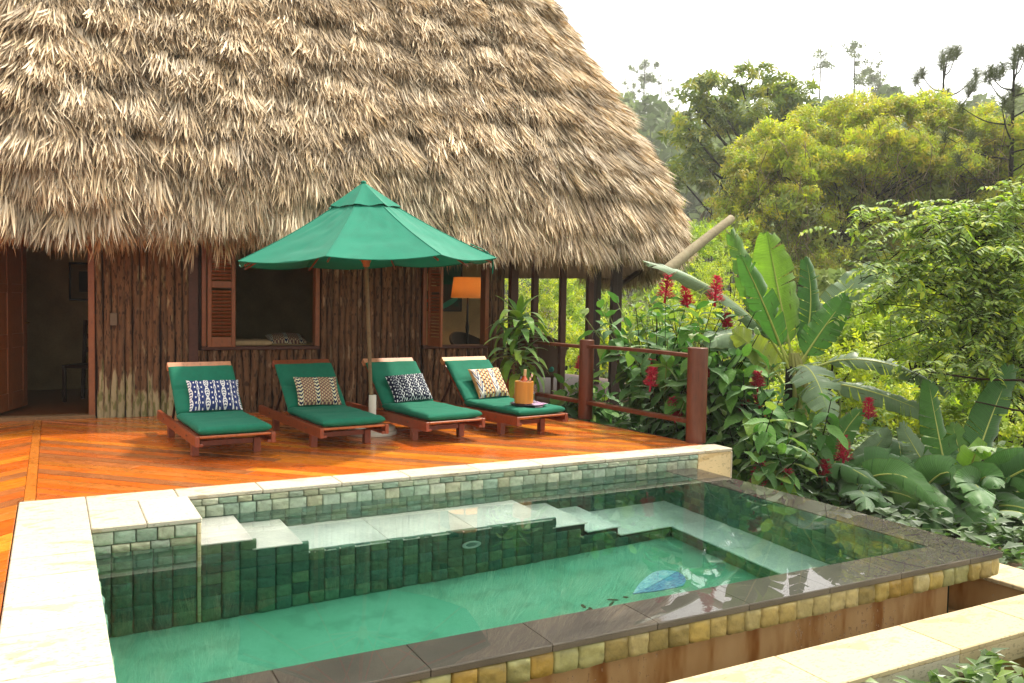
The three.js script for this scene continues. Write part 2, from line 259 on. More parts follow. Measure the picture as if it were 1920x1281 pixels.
{
  R = rngOf(11);
  const deck = structure('timber_deck', 'glossy orange hardwood deck of diagonal planks in front of the hut', 'deck');
  const s2 = Math.SQRT1_2;
  function field(region, dir, pitch, gap, jitter) {
    const nrm = [-dir[1], dir[0]], pr = (p) => p[0] * nrm[0] + p[1] * nrm[1], al = (p) => p[0] * dir[0] + p[1] * dir[1];
    const lo = Math.min(...region.map(pr)), hi = Math.max(...region.map(pr)); let last = -1;
    for (let a = Math.floor(lo / pitch) * pitch; a < hi; a += pitch) {
      let strip = clipPoly(region, nrm, a + pitch - gap); strip = clipPoly(strip, [-nrm[0], -nrm[1]], -a); if (strip.length < 3) continue;
      const s0 = Math.min(...strip.map(al)), s1 = Math.max(...strip.map(al)); let cuts = [s0 - 1], q = s0 + rr(0.8, 3.4); while (q < s1 - 0.5) { cuts.push(q); q += rr(2.2, 3.6); } cuts.push(s1 + 1);
      for (let i = 0; i + 1 < cuts.length; i++) {
        let piece = clipPoly(strip, dir, cuts[i + 1] - 0.0015); piece = clipPoly(piece, [-dir[0], -dir[1]], -cuts[i] - 0.0015);
        piece = piece.filter((p, k, L) => { const b = L[(k + 1) % L.length]; return Math.hypot(p[0] - b[0], p[1] - b[1]) > 0.004; }); if (piece.length < 3) continue;
        let m = Math.floor(R() * M.deck.length); if (m === last) m = (m + 3) % M.deck.length; last = m;
        part(deck, 'plank', plank(piece, dir, rr(-0.002, 0.0015), 0.03, R() * 7), M.deck[m]);
      }
    }
  }
  // main field, planks at 45 degrees
  field([[-0.100, -10.72], [6.0, -10.22], [5.52, -8.7], [5.72, -6.548], [-0.100, -6.548]], [s2, s2], 0.135, 0.007);
  // field beside the coping, mirrored
  field([[-3.6, -11.05], [-0.174, -10.73], [-0.174, -6.57], [-0.206, -6.54], [-0.206, 1.5], [-3.6, 1.5]], [s2, -s2], 0.135, 0.008);
  part(deck, 'border_plank', plank([[-0.171, -10.74], [-0.103, -10.735], [-0.103, -6.55], [-0.171, -6.55]], [0, 1], 0.003, 0.032, 0.3), M.deck[4]);
  part(deck, 'edge_board', bar(V(5.74, -0.07, -6.56), V(5.54, -0.07, -8.7), 0.03, 0.14), M.porchWood);
  part(deck, 'edge_board', bar(V(5.54, -0.07, -8.72), V(5.95, -0.07, -10.2), 0.03, 0.14), M.porchWood);
  part(deck, 'under_frame', span(-3.6, 5.45, -0.16, -0.032, -10.7, -6.6), M.darkWood);
  part(deck, 'under_frame', span(-3.6, -0.24, -0.16, -0.032, -6.6, 1.5), M.darkWood);
  for (const [x, z] of [[5.4, -8.6], [5.5, -6.8], [3, -10], [0, -10], [-3, -10], [-3, 0]]) part(deck, 'pile', span(x - 0.07, x + 0.07, -1.6, -0.155, z - 0.07, z + 0.07), M.darkWood);
}

// ---------------------------------------------------------------- pool
const YW = -0.155;
R = rngOf(23);
// rough-faced stones: front face towards +z, unit size, a few shared shapes
const stoneShapes = [];
for (let k = 0; k < 7; k++) {
  const n = 5, ease = (t) => t < 0.5 ? t * 0.26 / 0.2 * (t < 0.2 ? 1 : 1) : t, warp = (t) => { const K = [0, 0.045, 0.33, 0.67, 0.955, 1]; return K[Math.round(t * 5)]; }, f = (u0, v0) => { const u = warp(u0), v = warp(v0), e = Math.min(u, 1 - u, v, 1 - v), b = e < 0.001 ? 0 : 1; return V(u - 0.5, v - 0.5, -0.5 + b * 0.55 + (0.15 + 0.45 * b) * n3(u * 3.4 + k * 17, v * 3.4, k * 3, 401)); };
  const front = grid(n, n, f), rim = [];
  const edge = []; for (let i = 0; i <= n; i++) edge.push([i / n, 0]); for (let i = 1; i <= n; i++) edge.push([1, i / n]); for (let i = 1; i <= n; i++) edge.push([1 - i / n, 1]); for (let i = 1; i < n; i++) edge.push([0, 1 - i / n]);
  const P = [], U = []; edge.forEach((e, i) => { const q = edge[(i + 1) % edge.length], a = f(...e), b = f(...q), a2 = V(a.x, a.y, -1.5), b2 = V(b.x, b.y, -1.5); for (const t of [a, a2, b, b, a2, b2]) { P.push(t.x, t.y, t.z); U.push(t.x, t.z); } });
  const s = new THREE.BufferGeometry(); s.setAttribute('position', new THREE.Float32BufferAttribute(P, 3)); s.setAttribute('uv', new THREE.Float32BufferAttribute(U, 2)); s.computeVertexNormals();
  const g = join([front, s]); const uv = g.attributes.uv; for (let i = 0; i < uv.count; i++) uv.setXY(i, uv.getX(i) * 0.35 + k * 0.29, uv.getY(i) * 0.35 + k * 0.17); stoneShapes.push(g);
}
// lay stones over a vertical rectangle: from a (x, z) to b, heights y0..y1 in rows; out = outward turn about y
function stones(parent, a, b, rows, wide, depth, mats, skip, name = 'stone') {
  const L = Math.hypot(b[0] - a[0], b[1] - a[1]), dx = (b[0] - a[0]) / L, dz = (b[1] - a[1]) / L, turn = Math.atan2(-dz, dx);
  const even = mats === M.greenDeep, W0 = []; // under water the joints run straight down
  for (const [y0, y1] of rows) {
    let s = 0, col = 0; while (s < L - 0.02) {
      let w = wide * (even ? (W0[col] ??= rr(0.9, 1.1)) : rr(0.86, 1.16)); col++; if (s + w > L - wide * 0.45) w = L - s;
      const m = s + w / 2, x = a[0] + dx * m, z = a[1] + dz * m;
      if (!skip || !skip(m, (y0 + y1) / 2, s, s + w)) {
        const q = part(parent, name, pick(stoneShapes), pick(mats)); const d = depth * rr(0.7, 1.25);
        q.scale.set((w - 0.003), (y1 - y0 - 0.003), d); q.rotation.y = turn; q.position.set(x + Math.sin(turn) * d * 0.5 * 0, (y0 + y1) / 2, z); q.position.x += Math.sin(turn) * d * 0.5; q.position.z += Math.cos(turn) * d * 0.5;
      }
      s += w;
    }
  }
}
const rowsOf = (y0, y1, h) => { const n = Math.max(1, Math.round((y1 - y0) / h)), out = []; for (let i = 0; i < n; i++) out.push([y0 + (y1 - y0) * i / n, y0 + (y1 - y0) * (i + 1) / n]); return out; };
const XL = 0.20, XR = 5.049, ZB = -6.285, ZF = -3.549, FLOOR = -1.60, ZS = -5.62;
{
  const basin = structure('pool_basin', 'green stone swimming pool basin with pale plaster floor', 'pool');
  part(basin, 'pool_floor', span(XL - 0.3, XR + 0.1, FLOOR - 0.2, FLOOR, ZB - 0.2, ZF + 0.05), M.basin);
  // cores behind the stones
  part(basin, 'wall_core', span(XL - 0.02, 5.86, -1.9, -0.034, -6.52, ZB - 0.012), M.grout);           // back
  part(basin, 'wall_core', span(-0.18, XL - 0.012, -1.9, -0.034, -6.40, 1.2), M.grout);               // left
  part(basin, 'wall_core', span(XL - 0.02, 0.808, -1.9, -0.034, ZB, ZS - 0.022), M.grout);          // platform
  part(basin, 'wall_core', span(XR + 0.012, 5.345, -0.306, -0.198, ZB, -3.30), M.grout);                // right
  part(basin, 'wall_core', span(XR + 0.012, 5.062, -1.9, -0.307, ZB, -3.40), M.grout);
  // steps and benches under water along the back wall
  const ST = [[0.812, 1.145, 0.07], [1.145, 1.475, 0.29], [1.475, 3.43, 0.50], [3.43, 3.755, 0.72], [3.755, 4.08, 0.95], [4.08, XR + 0.01, 1.17]];
  ST.forEach(([x0, x1, d], i) => {
    const y = YW - d; part(basin, 'step_core', span(x0 + 0.012, x1 - 0.012, FLOOR - 0.1, y - 0.032, ZB, ZS - 0.022), M.grout);
    const cuts = x1 - x0 > 1 ? [x0, x0 + 0.62, x0 + 1.3, x1] : [x0, x1];
    for (let k = 0; k + 1 < cuts.length; k++) part(basin, 'step_slab', span(cuts[k] + 0.0012, cuts[k + 1] - 0.0012, y - 0.03, y, ZB - 0.005, ZS, 0.004), M.step[(i + k) % 2]);
  });
  // side bench along the right wall, at the depth of the last step
  part(basin, 'step_core', span(4.62, XR, FLOOR - 0.1, YW - 1.17 - 0.032, ZS - 0.02, ZF + 0.01), M.grout);
  for (const [z0, z1] of [[ZS + 0.001, -4.95], [-4.948, -4.2], [-4.198, ZF]]) part(basin, 'step_slab', span(4.60, XR + 0.005, YW - 1.2, YW - 1.17, z0, z1, 0.004), M.step[0]);
  // facing stones
  const back = [[-0.081, -0.034], [-0.185, -0.081]], backLow = rowsOf(-0.66, -0.185, 0.16);
  stones(basin, [0.825, ZB - 0.012], [5.44, ZB - 0.012], back, 0.118, 0.026, M.green);
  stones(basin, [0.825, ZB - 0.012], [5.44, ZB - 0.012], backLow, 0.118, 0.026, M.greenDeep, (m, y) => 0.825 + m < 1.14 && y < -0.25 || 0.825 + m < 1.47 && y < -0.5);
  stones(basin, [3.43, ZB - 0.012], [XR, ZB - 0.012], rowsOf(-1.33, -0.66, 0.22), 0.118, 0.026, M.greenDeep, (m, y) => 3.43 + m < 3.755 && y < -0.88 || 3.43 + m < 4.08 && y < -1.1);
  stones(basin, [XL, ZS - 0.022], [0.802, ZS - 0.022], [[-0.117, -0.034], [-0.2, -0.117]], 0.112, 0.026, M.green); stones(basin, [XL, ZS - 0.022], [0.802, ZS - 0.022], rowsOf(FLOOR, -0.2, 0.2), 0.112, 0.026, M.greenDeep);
  part(basin, 'corner_trim', span(0.803, 0.826, -1.58, -0.034, ZS - 0.03, ZS + 0.005), M.limeWarm);
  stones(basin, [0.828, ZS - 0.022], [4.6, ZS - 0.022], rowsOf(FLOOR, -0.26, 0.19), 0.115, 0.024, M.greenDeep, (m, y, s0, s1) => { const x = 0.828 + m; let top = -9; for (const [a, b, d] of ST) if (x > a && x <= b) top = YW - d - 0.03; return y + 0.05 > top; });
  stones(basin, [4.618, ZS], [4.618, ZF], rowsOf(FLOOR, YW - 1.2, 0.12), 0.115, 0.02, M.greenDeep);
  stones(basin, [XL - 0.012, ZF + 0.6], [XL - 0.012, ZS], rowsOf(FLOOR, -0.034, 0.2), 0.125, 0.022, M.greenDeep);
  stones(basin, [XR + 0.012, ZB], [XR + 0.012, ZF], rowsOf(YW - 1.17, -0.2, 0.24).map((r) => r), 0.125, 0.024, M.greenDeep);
  // pool light on the bench wall
  const li = thing('pool_light', 'round steel pool light set in the green stone under the bench', 'pool light', [2.72, -0.97, ZS + 0.012]);
  part(li, 'ring', lathe([[0.045, 0], [0.075, 0], [0.078, 0.008], [0.072, 0.014], [0.048, 0.01], [0.045, 0]], 28).rotateX(Math.PI / 2), std({ color: H('#cfd2cc'), metalness: 0.3, roughness: 0.4 }));
  part(li, 'lens', lathe([[0, 0.012], [0.03, 0.009], [0.045, 0.003]], 24).rotateX(Math.PI / 2), std({ color: H('#7d8f88'), roughness: 0.3 }));
  // blue mosaic mound on the floor
  const mz = (lo, hi) => tex(256, 256, (u, v) => { const gx = u * 16 % 1, gy = v * 16 % 1, gr = gx < 0.12 || gy < 0.12, k = hash2(Math.floor(u * 16), Math.floor(v * 16), 3); return gr ? [0.62, 0.72, 0.74] : lerp3(lo, hi, k); });
  const md = thing('mosaic_inlay', 'pointed blue mosaic inlay on the pool floor near the right bench', 'mosaic', [3.93, FLOOR, -4.9], 0.35);
  const leaf = (k) => { const sh = new THREE.Shape(); sh.moveTo(-0.34, 0.02); if (k) { sh.quadraticCurveTo(-0.05, -0.02, 0.22, 0.0); sh.quadraticCurveTo(0.2, -0.13, 0.02, -0.17); sh.quadraticCurveTo(-0.14, -0.12, -0.34, 0.02); } else { sh.quadraticCurveTo(-0.1, 0.12, 0.1, 0.12); sh.quadraticCurveTo(0.2, 0.1, 0.22, 0.004); sh.quadraticCurveTo(-0.05, -0.016, -0.34, 0.02); } return boxUV(new THREE.ExtrudeGeometry(sh, { depth: 0.012, bevelEnabled: false, curveSegments: 14 }).rotateX(-Math.PI / 2), 2.5); };
  part(md, 'pale_field', leaf(0), std({ map: mz([0.52, 0.72, 0.84], [0.74, 0.88, 0.92]), roughness: 0.5 })); part(md, 'blue_field', leaf(1), std({ map: mz([0.20, 0.45, 0.68], [0.42, 0.66, 0.82]), roughness: 0.5 }));
}
{ // sunken leaves lying on the pool floor
  R = rngOf(27); const lg = new THREE.SphereGeometry(1, 8, 5).scale(0.05, 0.004, 0.022), ms = [];
  for (let i = 0; i < 46; i++) { const c = [[2.2, -4.3], [3.3, -4.7], [3.6, -4.5], [1.2, -4.2], [2.7, -4.1]][i % 5]; ms.push(new THREE.Matrix4().makeRotationY(R() * 6).setPosition(c[0] + rr(-0.25, 0.25), FLOOR + 0.006, c[1] + rr(-0.12, 0.12)).scale(V(rr(0.4, 1), 1, rr(0.4, 1)))); }
  const h = thing('sunken_leaves', 'dark sunken leaves scattered on the pool floor', 'leaves'); h.userData.kind = 'stuff'; instanced(h, 'leaves', lg, std({ color: H('#3c3a1e'), roughness: 0.9 }), ms);
}
{ // coping of pale limestone slabs
  R = rngOf(29);
  const cop = structure('pool_coping', 'pale limestone coping slabs along the pool and deck', 'coping');
  const slab = (x0, x1, z0, z1, y = 0, t = 0.032) => part(cop, 'coping_slab', span(x0 + 0.002, x1 - 0.002, y - t, y + rr(-0.0012, 0.0012), z0 + 0.002, z1 - 0.002, 0.006), pick(M.lime));
  for (let x = 0.2; x < 5.87;) { let w = rr(0.55, 0.66); if (x + w > 5.6) w = 5.875 - x; slab(x, x + w, -6.545, x < 0.826 ? -6.276 : ZB + 0.014); x += w; }
  slab(-0.201, 0.2, -6.545, -6.1); slab(0.2, 0.51, -6.276, ZS + 0.006); slab(0.51, 0.834, -6.276, ZS + 0.006);
  slab(-0.201, 0.2, -6.1, ZS);
  const xe = (z) => 0.2; for (let z = ZS; z < 1.1;) { const w = rr(0.34, 0.52); slab(-0.201, xe(z), z, z + w); z += w; }
  part(cop, 'end_block', span(5.448, 5.872, -0.6, -0.034, -6.53, ZB + 0.006), M.limeWarm);
  part(cop, 'end_trim', span(5.858, 5.878, -0.6, -0.034, -6.535, ZB + 0.012), M.lime[0]);
}
{ // infinity edge: dark basalt slabs just under the water film
  R = rngOf(31);
  const e = structure('infinity_edge', 'dark basalt slabs of the infinity edge under a film of water', 'pool edge');
  const y1 = YW - 0.004, y0 = y1 - 0.036;
  for (let x = 0.2; x < 5.04;) { let w = 0.6; if (x + w > 4.8) w = XR - x; part(e, 'edge_slab', span(x + 0.001, x + w - 0.001, y0, y1, ZF, -3.259, 0.003), pick(M.basalt)); x += w; }
  for (let z = -6.27; z < ZF;) { let w = 0.58; if (z + w > ZF - 0.25) w = ZF - z; part(e, 'edge_slab', span(XR, 5.382, y0, y1, z + 0.001, z + w - 0.001, 0.003), pick(M.basalt)); z += w; }
  part(e, 'edge_slab', span(XR + 0.001, 5.382, y0, y1, ZF + 0.001, -3.259, 0.003), M.basalt[1]);
  stones(e, [0.2, -3.292], [5.37, -3.292], [[-0.312, y0 - 0.001]], 0.125, 0.03, M.gold);
  stones(e, [5.346, -3.29], [5.346, -6.2], [[-0.312, y0 - 0.001]], 0.125, 0.03, M.gold);
  part(e, 'edge_core', span(0.2, 5.34, -0.306, y0 - 0.002, ZF + 0.002, -3.294), M.tan);
  part(e, 'lower_wall', span(0.1, 4.99, -1.9, -0.308, ZF + 0.01, -3.36), M.tan);
}
{ // water: one closed body, its thin upper rim spread over the edge slabs
  const y0 = FLOOR - 0.02, ym = YW - 0.012, o = [0.19, 5.386, -6.30, -3.255], q = [0.17, 5.10, -6.34, -3.50];
  const ring = (r, y) => [V(r[0], y, r[2]), V(r[1], y, r[2]), V(r[1], y, r[3]), V(r[0], y, r[3])];
  const N = 48, P = [], I = [];
  // rippled top
  for (let j = 0; j <= N; j++) for (let i = 0; i <= N; i++) { P.push(o[0] + (o[1] - o[0]) * i / N, YW, o[2] + (o[3] - o[2]) * j / N); }
  for (let j = 0; j < N; j++) for (let i = 0; i < N; i++) { const a = j * (N + 1) + i, b = a + N + 1; I.push(a, b, a + 1, a + 1, b, b + 1); }
  const k = P.length / 3; for (const v of [...ring(o, ym), ...ring(q, ym), ...ring(q, y0)]) P.push(v.x, v.y, v.z);
  const c = [0, N, (N + 1) * (N + 1) - 1, (N + 1) * N]; // corners of the top
  const side = (A, B) => { for (let i = 0; i < 4; i++) { const j = (i + 1) % 4; I.push(A[i], A[j], B[i], A[j], B[j], B[i]); } };
  const r1 = [0, 1, 2, 3].map((i) => k + i), r2 = [4, 5, 6, 7].map((i) => k + i), r3 = [8, 9, 10, 11].map((i) => k + i);
  // edges of the top are subdivided: walk them
  const walk = [[...Array(N + 1).keys()], [...Array(N + 1).keys()].map((j) => j * (N + 1) + N), [...Array(N + 1).keys()].map((i) => (N + 1) * (N + 1) - 1 - i), [...Array(N + 1).keys()].map((j) => (N - j) * (N + 1))];
  walk.forEach((w, s) => { for (let i = 0; i < N; i++) I.push(w[i], w[i + 1], r1[s]); I.push(w[N], r1[(s + 1) % 4], r1[s]); });
  side(r1, r2); side(r2, r3); I.push(r3[0], r3[1], r3[2], r3[0], r3[2], r3[3]);
  let g = new THREE.BufferGeometry(); g.setAttribute('position', new THREE.Float32BufferAttribute(P, 3)); g.setIndex(I);
  g = boxUV(g);
  T.ripple = tex(512, 512, (u, v) => fbm(u, v, 5, 3, 501), false); T.ripple.repeat.set(0.33, 0.33);
  const water = shadows(new THREE.Mesh(g, phys({ color: 0xffffff, roughness: 0, transmission: 1, thickness: 1, ior: 1.333, attenuationColor: C(0.79, 0.945, 0.92), attenuationDistance: 1.0, bumpMap: T.ripple, bumpScale: 0.0006 })));
  water.name = 'pool_water'; water.userData = { label: 'still clear green water filling the pool', category: 'water', kind: 'structure' }; scene.add(water);
}
{ // trough below the edge, its coping and the falling drops
  R = rngOf(37);
  const t = structure('overflow_trough', 'overflow trough in front of the infinity edge with pale stone coping', 'trough');
  const YC = -0.36, slab = (x0, x1, z0, z1) => { part(t, 'coping_slab', span(x0 + 0.001, x1 - 0.001, YC - 0.03, YC + rr(-0.001, 0.001), z0, z1, 0.005), pick([M.limeWarm2, M.limeWarm3])); };
  M.limeWarm2 = std({ color: C(0.58, 0.47, 0.30), map: T.lime, roughness: 0.7 });
  M.limeWarm3 = std({ color: C(0.63, 0.53, 0.36), map: T.lime, roughness: 0.7 });
  for (let x = 0.0; x < 5.42;) { let w = rr(0.7, 0.95); if (x + w > 5.0) w = 5.42 - x; slab(x, x + w, -3.07, -2.70); part(t, 'coping_face', span(x + 0.001, x + w - 0.001, YC - 0.15, YC - 0.031, -2.73, -2.703, 0.003), pick([M.limeWarm2, M.limeWarm3, M.lime[1]])); x += w; }
  for (let z = -6.5; z < -2.7;) { let w = 0.8; if (z + w > -3) w = -2.7 - z; slab(5.42, 5.80, z, z + w); z += w; }
  part(t, 'coping_face', span(5.42, 5.80, YC - 0.15, YC - 0.031, -2.73, -2.703, 0.003), M.limeWarm2);
  part(t, 'trough_wall', span(0, 5.79, -1.4, YC - 0.032, -3.05, -2.735), M.tan);
  part(t, 'trough_wall', span(5.45, 5.79, -1.4, YC - 0.032, -6.5, -3.06), M.tan);
  part(t, 'trough_floor', span(0.0, 5.44, -0.9, -0.66, -3.35, -3.06), M.tan);
  part(t, 'trough_floor', span(5.07, 5.44, -0.9, -0.66, -6.4, -3.36), M.tan);
  const sg = span(0.02, 5.44, -0.66, -0.585, -3.355, -3.055, 0.001);
  const tw = shadows(new THREE.Mesh(sg, phys({ color: 0xffffff, roughness: 0.02, transmission: 1, thickness: 1, ior: 1.333, attenuationColor: C(0.55, 0.5, 0.35), attenuationDistance: 0.15, bumpMap: T.stoneB, bumpScale: 0.01 })));
  tw.name = 'trough_water'; tw.userData = { label: 'shallow rippled water lying in the overflow trough', category: 'water', kind: 'structure' }; scene.add(tw);
  const drop = []; const sp = new THREE.SphereGeometry(1, 6, 5);
  for (let x = 1.2; x < 5.3; x += rr(0.012, 0.05)) { if (fbm(x * 0.13, 0.5, 8, 2, 61) < 0.42) continue; const n = 1 + Math.floor(R() * 7); for (let i = 0; i < n; i++) { const r = rr(0.002, 0.0042); drop.push(sp.clone().scale(r, r * rr(1, 4.5), r).translate(x + rr(-0.004, 0.004), rr(-0.58, -0.315), -3.262 + rr(0, 0.035))); } }
  const dm = shadows(new THREE.Mesh(join(drop), phys({ color: 0xffffff, roughness: 0, transmission: 1, thickness: 1, ior: 1.333 }))); dm.name = 'falling_drops'; dm.userData = { label: 'drops of water falling from the infinity edge into the trough', category: 'water drops', kind: 'stuff' }; scene.add(dm);
}

// ---------------------------------------------------------------- the thatched hut (its own axes: x along the front wall, z towards the pool)
const HUT = { at: [-0.498, 0, -10.79], turn: -THREE.MathUtils.degToRad(4.7) };
const hutQ = new THREE.Quaternion().setFromAxisAngle(V(0, 1, 0), HUT.turn);
const hutW = (x, y, z) => V(x, y, z).applyQuaternion(hutQ).add(V(...HUT.at));
const hut = thing('thatched_hut', 'large thatched hut with log walls, open door and shuttered windows behind the deck', 'hut', HUT.at, HUT.turn);
R = rngOf(41);
const RF = { sL: 0.5, sR: 6.4, nC: -3, Re: 3.50, H: 8.35 };
// roof surface: a = distance along the eave (0..1 straight, beyond: round ends), f = 0 eave .. 1 ridge
const eaveY = (phi) => phi <= 0 ? 2.30 : 2.30 + 0.16 * smooth(0.2, 0.9, phi) - 0.42 * smooth(1.0, 1.6, phi);
function roofAt(t, f, off = 0) { // t < 0: left end angle, 0..L straight, > L: right end angle
  const L = RF.sR - RF.sL; let cx, phi = 0;
  if (t < 0) { cx = RF.sL; phi = t; } else if (t > L) { cx = RF.sR; phi = t - L; } else cx = RF.sL + t;
  const ye = eaveY(t > L ? phi : 0), r = RF.Re * (1 - f) + off * 0.86 + 0.30 * Math.sin(Math.min(1, Math.max(0, f) * 5) * Math.PI * 0.5) * (1 - f) * (1 - f) , y = ye + (RF.H - ye) * f + off * 0.52;
  return V(cx + Math.sin(phi) * r, y, RF.nC + Math.cos(phi) * r);
}
const TL = -Math.PI, TR = RF.sR - RF.sL + Math.PI;
{
  const roof = new THREE.Group(); roof.name = 'roof'; hut.add(roof);
  const rows = 24, cols = 96, shell = (off) => grid(cols, rows, (u, v) => roofAt(TL + (TR - TL) * u, v, off), (u, v) => [u * 20, v * 8]);
  const under = std({ color: C(0.40, 0.31, 0.21), map: T.straw, roughness: 1 });
  part(roof, 'thatch_bed', shell(-0.05), under); part(roof, 'thatch_lining', shell(-0.32), under);
  part(roof, 'eave_edge', grid(cols, 1, (u, v) => roofAt(TL + (TR - TL) * u, 0, -0.05 - 0.27 * v)), under);
  // pole rafters under the eave
  for (let s = -0.6; s < 9.3; s += 0.62) { const t = s - RF.sL, q = t > 5.9 ? 5.9 + (t - 5.9) / 3 : t; part(roof, 'rafter', tube([roofAt(q, -0.02, -0.40), roofAt(q, 0.5, -0.40)], 0.04, 0.035, 7, 2), M.bark[1]); }
  // dried palm leaf blades, three bunch shapes
  const blade = (w, L, bend, side, yaw, z0, twist) => grid(2, 4, (u, v) => {
    const k = v < 0.75 ? 1 : 1 - (v - 0.75) / 0.25 * 0.92, x = (u - 0.5) * w * k * (0.75 + 0.35 * Math.sin(Math.min(1, v * 1.4) * Math.PI * 0.7)), fold = Math.abs(u - 0.5) * w * 0.5 * k;
    const y = -v * L, z = z0 + bend * v * v * L - fold + twist * x * v; return V(x * Math.cos(twist * v) + Math.sin(yaw) * v * L + side, y * Math.cos(yaw), z);
  }, (u, v) => [u * 0.25 + side, v]);
  const bunch = (n, sd) => { const r = rngOf(sd), list = []; for (let i = 0; i < n; i++) list.push(blade(0.0065 + r() * 0.012, 0.36 + r() * 0.26, (r() - 0.4) * 0.22, (r() - 0.5) * 0.16, (r() - 0.5) * 0.40, (r() - 0.3) * 0.06, (r() - 0.5) * 3)); return mergeGeometries(list); };
  const shapes = [bunch(13, 1), bunch(14, 2), bunch(12, 3), bunch(13, 4), bunch(11, 5), bunch(12, 6)], lists = shapes.map(() => ({ m: [], c: [] }));
  const straw = std({ color: 0xffffff, map: T.straw, roughness: 0.75 });
  const put = (t, f, lift, sc, swing, off, tone) => {
    const p = roofAt(t, f, off), e = 0.01, d = roofAt(t, f - e, 0).sub(roofAt(t, f + e, 0)).normalize(), a = roofAt(t + e, f, 0).sub(roofAt(t - e, f, 0)).normalize(), n = d.clone().cross(a).normalize(); if (n.y < 0) n.negate();
    const down = d.clone().addScaledVector(n, lift).addScaledVector(a, swing).normalize(), y = down.clone().negate(), x = y.clone().cross(n).normalize(), z = x.clone().cross(y);
    const q = new THREE.Matrix4().makeBasis(x, y, z).setPosition(p).scale(V(sc * rr(0.85, 1.3), sc, sc));
    const L = lists[Math.floor(R() * lists.length)]; L.m.push(q); L.c.push(tone);
  };
  const tones = [[0.78, 0.63, 0.43], [0.68, 0.545, 0.37], [0.97, 0.84, 0.63], [0.50, 0.385, 0.25], [0.72, 0.56, 0.35], [0.33, 0.25, 0.165], [0.64, 0.54, 0.41]];
  const courses = 26, t0 = -1.15, t1 = RF.sR - RF.sL + 1.95, Lst = RF.sR - RF.sL;
  for (let c = -1; c < courses; c++) {
    let t = t0; while (t < t1) {
      const f0 = c * 0.030, arc = (t > Lst || t < 0) ? RF.Re * (1 - Math.max(0, f0)) : 1, step = 0.0155 / arc; t += step * rr(0.5, 1.5);
      const wav = 0.034 * (fbm(t * 0.09 + c * 0.37, c * 0.211, 16, 3, 611) - 0.5) * 2 + 0.012 * Math.sin(t * 2.3 + c * 1.7);
      const clump = fbm(t * 0.21 + c * 0.13, c * 0.77, 32, 2, 617), f = f0 + wav + rr(-0.007, 0.007) + 0.045;
      if (f > 0.97) continue;
      const k = fbm(t * 0.05, f * 1.7, 16, 3, 619), tn = pick(tones), g = 0.78 + 0.42 * k, ws = 0.75 + 0.5 * smooth(0.35, 0.65, clump);
      put(t, f, 0.02 + 0.26 * clump + rr(-0.08, 0.12), rr(0.8, 1.1), (fbm(t * 0.31, c * 0.5, 32, 2, 623) - 0.5) * 0.7 + rr(-0.16, 0.16), 0.0 + 0.17 * clump + rr(-0.02, 0.05), C(tn[0] * g * ws, tn[1] * g * ws, tn[2] * g * ws));
    }
  }
  // ragged fringe hanging from the eave
  for (let t = t0; t < t1;) { const arc = (t > Lst || t < 0) ? RF.Re : 1; t += 0.016 / arc * rr(0.5, 1.6); const tn = pick(tones), g = rr(0.8, 1.15), hang = fbm(t * 0.6, 0.3, 32, 3, 631);
    put(t, rr(-0.012, 0.03), -0.45 + rr(-0.25, 0.35), rr(0.5, 0.85) * (0.6 + 0.6 * hang), rr(-0.25, 0.25), rr(-0.25, 0.05), C(tn[0] * g, tn[1] * g * 0.97, tn[2] * g * 0.9)); }
  shapes.forEach((g, i) => instanced(roof, 'thatch', g, straw, lists[i].m, lists[i].c));
}
